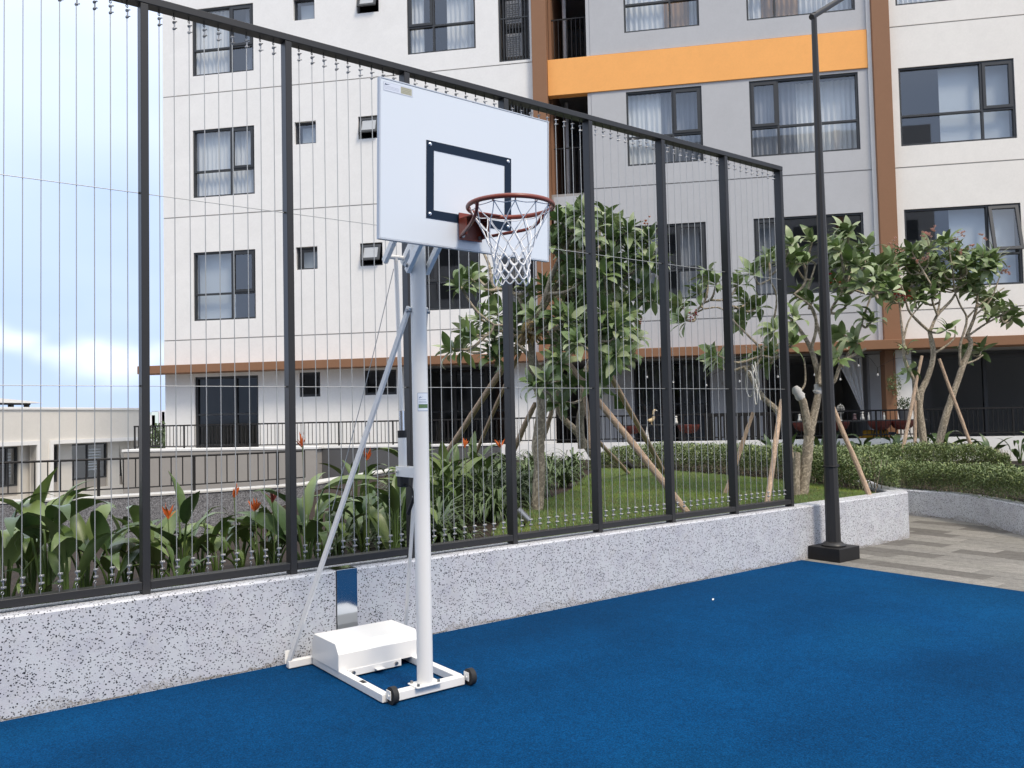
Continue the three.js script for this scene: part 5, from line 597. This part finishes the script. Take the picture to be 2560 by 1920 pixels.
// broad leaved plants
const helLeaf = [[0.4, 0.5], [0.8, 0.35], [1.2, 0.3], [0.2, 0.7], [1.6, 0.4]].map(([d, f]) => leafGeo(1, 0.28, d, f, 7, 0.12, 0.72));
function broad(x, z, top, n, label, o = {}) {
  const R = rng(o.seed), y = o.y ?? gy(x, z), t = thing('broad_leaved_plant', label, 'plant', [x, y, z], 0, o.group || 'broad leaved plants in the bed'), H = Math.max(0.35, top - y), st = [], a0 = R() * 6.28;
  for (let i = 0; i < n; i++) {
    const a = a0 + i * 2.4 + R() * 0.5, tall = i === 0 ? 1 : 0.55 + 0.4 * R(), L = (0.42 + 0.22 * R()) * Math.min(1.1, H / 0.7) * (o.k || 1), el = i === 0 ? 1.25 : 0.25 + 0.9 * R(), hs = Math.max(0.08, H * tall - L * Math.sin(el) * 0.8), off = 0.05 + (i ? 0.12 * R() : 0), p = V(Math.cos(a) * off, hs, Math.sin(a) * off), d = V(Math.cos(a) * Math.cos(el), Math.sin(el), Math.sin(a) * Math.cos(el));
    st.push(limb([[Math.cos(a) * 0.015, -0.03, Math.sin(a) * 0.015, 0.013], [p.x * 0.5, hs * 0.6, p.z * 0.5, 0.010], [p.x, p.y, p.z, 0.007], [p.x + d.x * L * 0.12, p.y + d.y * L * 0.12, p.z + d.z * L * 0.12, 0.004]], 5, 3));
    const e = obj('leaf', helLeaf[Math.floor(R() * 5)], (o.mats || helM)[Math.floor(R() * 4)], t); e.position.copy(p); e.quaternion.copy(place(d, V(-d.x * 0.4 + (R() - 0.5) * 0.8, 1, -d.z * 0.4 + (R() - 0.5) * 0.8))); e.scale.set(L, L, L * (0.85 + 0.4 * R()));
  }
  obj('stem', st, helM[0], t); return t;
}
HEL.forEach(([x, z, top, n], i) => { const t = broad(x, z, top, n + 1, 'broad leaved green plant in the bed behind the left panels of the fence', { seed: 900 + i, group: 'broad leaved plants behind the left panels', k: 0.8 }); });
{ const R = rng(1001); for (let i = 0; i < 6; i++) { const x = 0.2 + R() * 4.2, z = -6.25 - R() * 1.2; broad(x, z, 0.8 + R() * 0.22, 5, 'broad leaved green plant in the bed behind the left panels of the fence', { seed: 1100 + i, group: 'broad leaved plants behind the left panels', k: 0.85 }); }
  for (let i = 0; i < 14; i++) { const x = 4.3 + R() * 1.5, z = -7.6 - R() * 1.3 - (x - 4.3) * 0.4; broad(x, z, 1.22 + R() * 0.3, 8, 'tall pale green broad leaved plant under the leafy tree', { seed: 1200 + i, group: 'tall broad leaved plants under the leafy tree', k: 0.62, mats: [helM[0], helM[2], helM[3], helM[2]] }); }
  for (let i = 0; i < 15; i++) { const p = bToW(14.6 + i * 0.46 + R() * 0.3, 0, 1.75 + R() * 0.4); broad(p.x, p.z, 1.10 + R() * 0.28, 6, 'dark leaved plant against the white terrace wall', { seed: 1300 + i, y: 0.6, group: 'dark leaved plants along the terrace wall', k: 0.9, mats: [helM[1], helM[1], helM[0], helM[1]] }); } }
HELFLOWERS.forEach((p, i) => { const t = thing('orange_flower', ['orange flower just right of the first fence post', 'orange flower on a thin stem before the granite wall', 'orange flower left of the second fence post', 'tall orange and red flower just right of the second fence post', 'small dark flower left of the second fence post', 'orange flower beside the slanting goal strut', 'orange flower among the tall leaves left of the leafy tree', 'orange flower between the two slanting stakes'][i], 'flower', [p[0], gy(p[0], p[2]), p[2]], 0, 'orange flowers in the bed'), H = p[1] - gy(p[0], p[2]), R = rng(i + 60), l = []; obj('stem', limb([[0, 0, 0, 0.006], [0.01, H * 0.5, 0.01, 0.005], [0, H - 0.03, 0, 0.004]], 5, 4), helM[2], t); for (let k = 0; k < 7; k++) { const g = leafGeo(0.07 + R() * 0.05, 0.025, -0.3, 0.6, 3); g.applyQuaternion(place(V((R() - 0.5) * 1.3, 0.9, (R() - 0.5) * 1.3), V(R() - 0.5, 0.3, R() - 0.5))); g.translate(0, H - 0.04 + k * 0.004, 0); l.push(g); } obj('bract', l, i === 4 ? M.chair : M.petal, t); });
// strap leaved clumps under the trees
{
  const R = rng(2000), poly = [[3.7, -6.15], [4.35, -6.3], [5.3, -7.35], [6.4, -8.4], [7.7, -9.2], [9.1, -10.5], [10.6, -11.9], [9.9, -13], [7, -11.3], [4.6, -9], [3.2, -7.2]]; let n = 0;
  const proto = Array.from({ length: 5 }, () => { const l = []; for (let i = 0; i < 44; i++) { const a = R() * 6.28, L = 0.42 + R() * 0.36, g = leafGeo(L, 0.026 + R() * 0.02, 1.0 + R() * 1.3, 0.35, 5, 0, 0.85), el = 0.55 + R() * 0.95; g.applyQuaternion(place(V(Math.cos(a) * Math.cos(el), Math.sin(el), Math.sin(a) * Math.cos(el)), V(-Math.cos(a) * 0.5, 1, -Math.sin(a) * 0.5))); g.translate(Math.cos(a) * 0.05 * R(), 0, Math.sin(a) * 0.05 * R()); l.push(g); } return join(l); });
  while (n < 92) { const x = 3.2 + R() * 7.6, z = -13 + R() * 6.9; if (!inside(poly, x, z)) continue; const o = obj('strap_leaved_plant', proto[n % 5], lilyM[n % 7 === 0 ? 2 : n % 2]); o.position.set(x, gy(x, z), z); o.rotation.y = R() * 6.28; const s = 0.6 + R() * 0.45; o.scale.set(s, s, s); tag(o, 'clump of dark strap shaped leaves under the leafy tree', 'plant', 'strap leaved clumps under the leafy tree'); n++; }
}
SPOT.forEach(([x, z], i) => { const t = thing('garden_spotlight', ['small dark garden spotlight at the far edge of the lawn', 'small grey garden spotlight at the foot of the leafy tree'][i], 'spotlight', [x, gy(x, z), z]); obj('spike', cyl(V(0, -0.05, 0), V(0, 0.1, 0), 0.008), M.rail, t); obj('housing', [cyl(V(0.03, 0.09, 0.02), V(-0.06, 0.2, -0.04), 0.045, 0.05, 16)], i ? M.bolt : M.rail, t); });
// hedges
function hedge(path, w, y0, h, n, label, seed, taper = 1) {
  const R = rng(seed), pts = smooth(path, 6), c = new THREE.CatmullRomCurve3(pts.map((p) => V(p[0], 0, p[1]))), t = thing('hedge', label, 'hedge', [path[0][0], y0, path[0][1]], 0, 'clipped garden hedges'), o = V(path[0][0], 0, path[0][1]);
  const cap = (f) => Math.sqrt(Math.max(0.02, 1 - Math.pow(Math.abs(2 * f - 1), 10))), L = c.getLength(), tw = [];
  for (let i = 0; i < L * 26; i++) { const f = R(), p = c.getPointAt(f), tg = c.getTangentAt(f), s = (R() - 0.5) * w * 0.5, e = s + (R() - 0.5) * w * 0.35, q = (R() - 0.5) * 0.2; const at = (o2, y) => [p.x - o.x + tg.z * o2, y, p.z - o.z - tg.x * o2]; const A = at(s, -0.04), B = at((s + e) / 2, h * 0.45), C = at(e, h * (0.7 + 0.2 * R())); C[0] += q * tg.x; C[2] += q * tg.z; tw.push(limb([[...A, 0.008], [...B, 0.006], [...C, 0.003]], 4, 2)); }
  const st = obj('stems', tw, M.bark, t); st.userData.kind = 'stuff'; n = Math.round(n * 2.3);
  const lg = leafGeo(1, 0.5, 0.6, 0.4, 2), m = new THREE.Matrix4(), col = new THREE.Color(), im = new THREE.InstancedMesh(lg, hedgeM[0], n);
  for (let i = 0; i < n; i++) { const f = R(), p = c.getPointAt(f), tg = c.getTangentAt(f), nx = tg.z, nz = -tg.x, a = R() * Math.PI, lump = Math.max(0.6, cap(f)) * (0.86 + 0.3 * fbm(p.x * 2.2, a * 2.2, p.z * 2.2, 3)), rr = 0.42 + 0.62 * Math.pow(R(), 0.45) + (R() < 0.06 ? 0.1 * R() : 0), sx = Math.sign(Math.cos(a)) * Math.pow(Math.abs(Math.cos(a)), 0.6) * w * 0.5 * lump * rr, sy = Math.pow(Math.sin(a), 0.5) * h * lump * rr; const d = V(nx * sx / w + (R() - 0.5) * 1.3, 0.35 + (R() - 0.2) * 0.9 + sy / h * 0.3, nz * sx / w + (R() - 0.5) * 1.3); const s = 0.028 + R() * 0.028; m.compose(V(p.x - o.x + nx * sx, Math.max(0.02, sy), p.z - o.z + nz * sx), place(d, V(R() - 0.5, 1, R() - 0.5)), V(s, s, s)); im.setMatrixAt(i, m); const g = 0.6 + R() * 0.9, yl = R() < 0.25 ? 0.5 : 0; col.setRGB(g * (1 + yl), g * (1 + 0.6 * yl), g * (1 + 0.4 * yl)); im.setColorAt(i, col); }
  im.name = 'foliage'; im.castShadow = im.receiveShadow = true; im.userData.kind = 'stuff'; t.add(im); return t;
}
hedge([[10.9, -12.1], [11.75, -11.0], [12.0, -9.8], [11.9, -8.6], [11.7, -7.8], [11.3, -6.95], [11.0, -6.45], [10.75, -6.15]], 1.0, 0.60, 0.50, 15000, 'long clipped hedge curving round the far edge of the lawn', 71);
hedge([[14.1, -8.1], [13.55, -7.3], [13.4, -6.4], [13.1, -5.75], [12.7, -5.15], [12.35, -4.7], [11.95, -4.0], [11.8, -3.4]], 0.7, 0.36, 0.44, 11000, 'low hedge growing in the curved terrazzo planter at the right', 72);
hedge([[11.7, -7.3], [12.4, -8.0], [13.6, -8.3], [14.8, -7.8], [15.6, -7.1], [15.9, -6.6]], 0.9, 0.55, 0.48, 11500, 'hedge behind the planter in front of the terrace plants', 73);
hedge([[16.6, -6.3], [17.2, -5.6], [17.4, -5.0]], 0.9, 0.55, 0.46, 4500, 'short hedge at the right edge near the terrace wall', 74);

// litter on the court
{ const g = new THREE.PlaneGeometry(0.05, 0.014, 4, 2); g.rotateX(-Math.PI / 2); const p = g.attributes.position; for (let i = 0; i < p.count; i++) p.setY(i, 0.006 + 0.006 * Math.sin(i * 2.1)); g.computeVertexNormals(); const o = obj('paper_scrap', g, phys([0.8, 0.8, 0.78], 0.9, { side: THREE.DoubleSide })); o.position.set(5.99, 0, -5.05); o.rotation.y = 0.6; tag(o, 'tiny white paper scrap lying on the blue court', 'litter'); }

renderer.render(scene, camera);
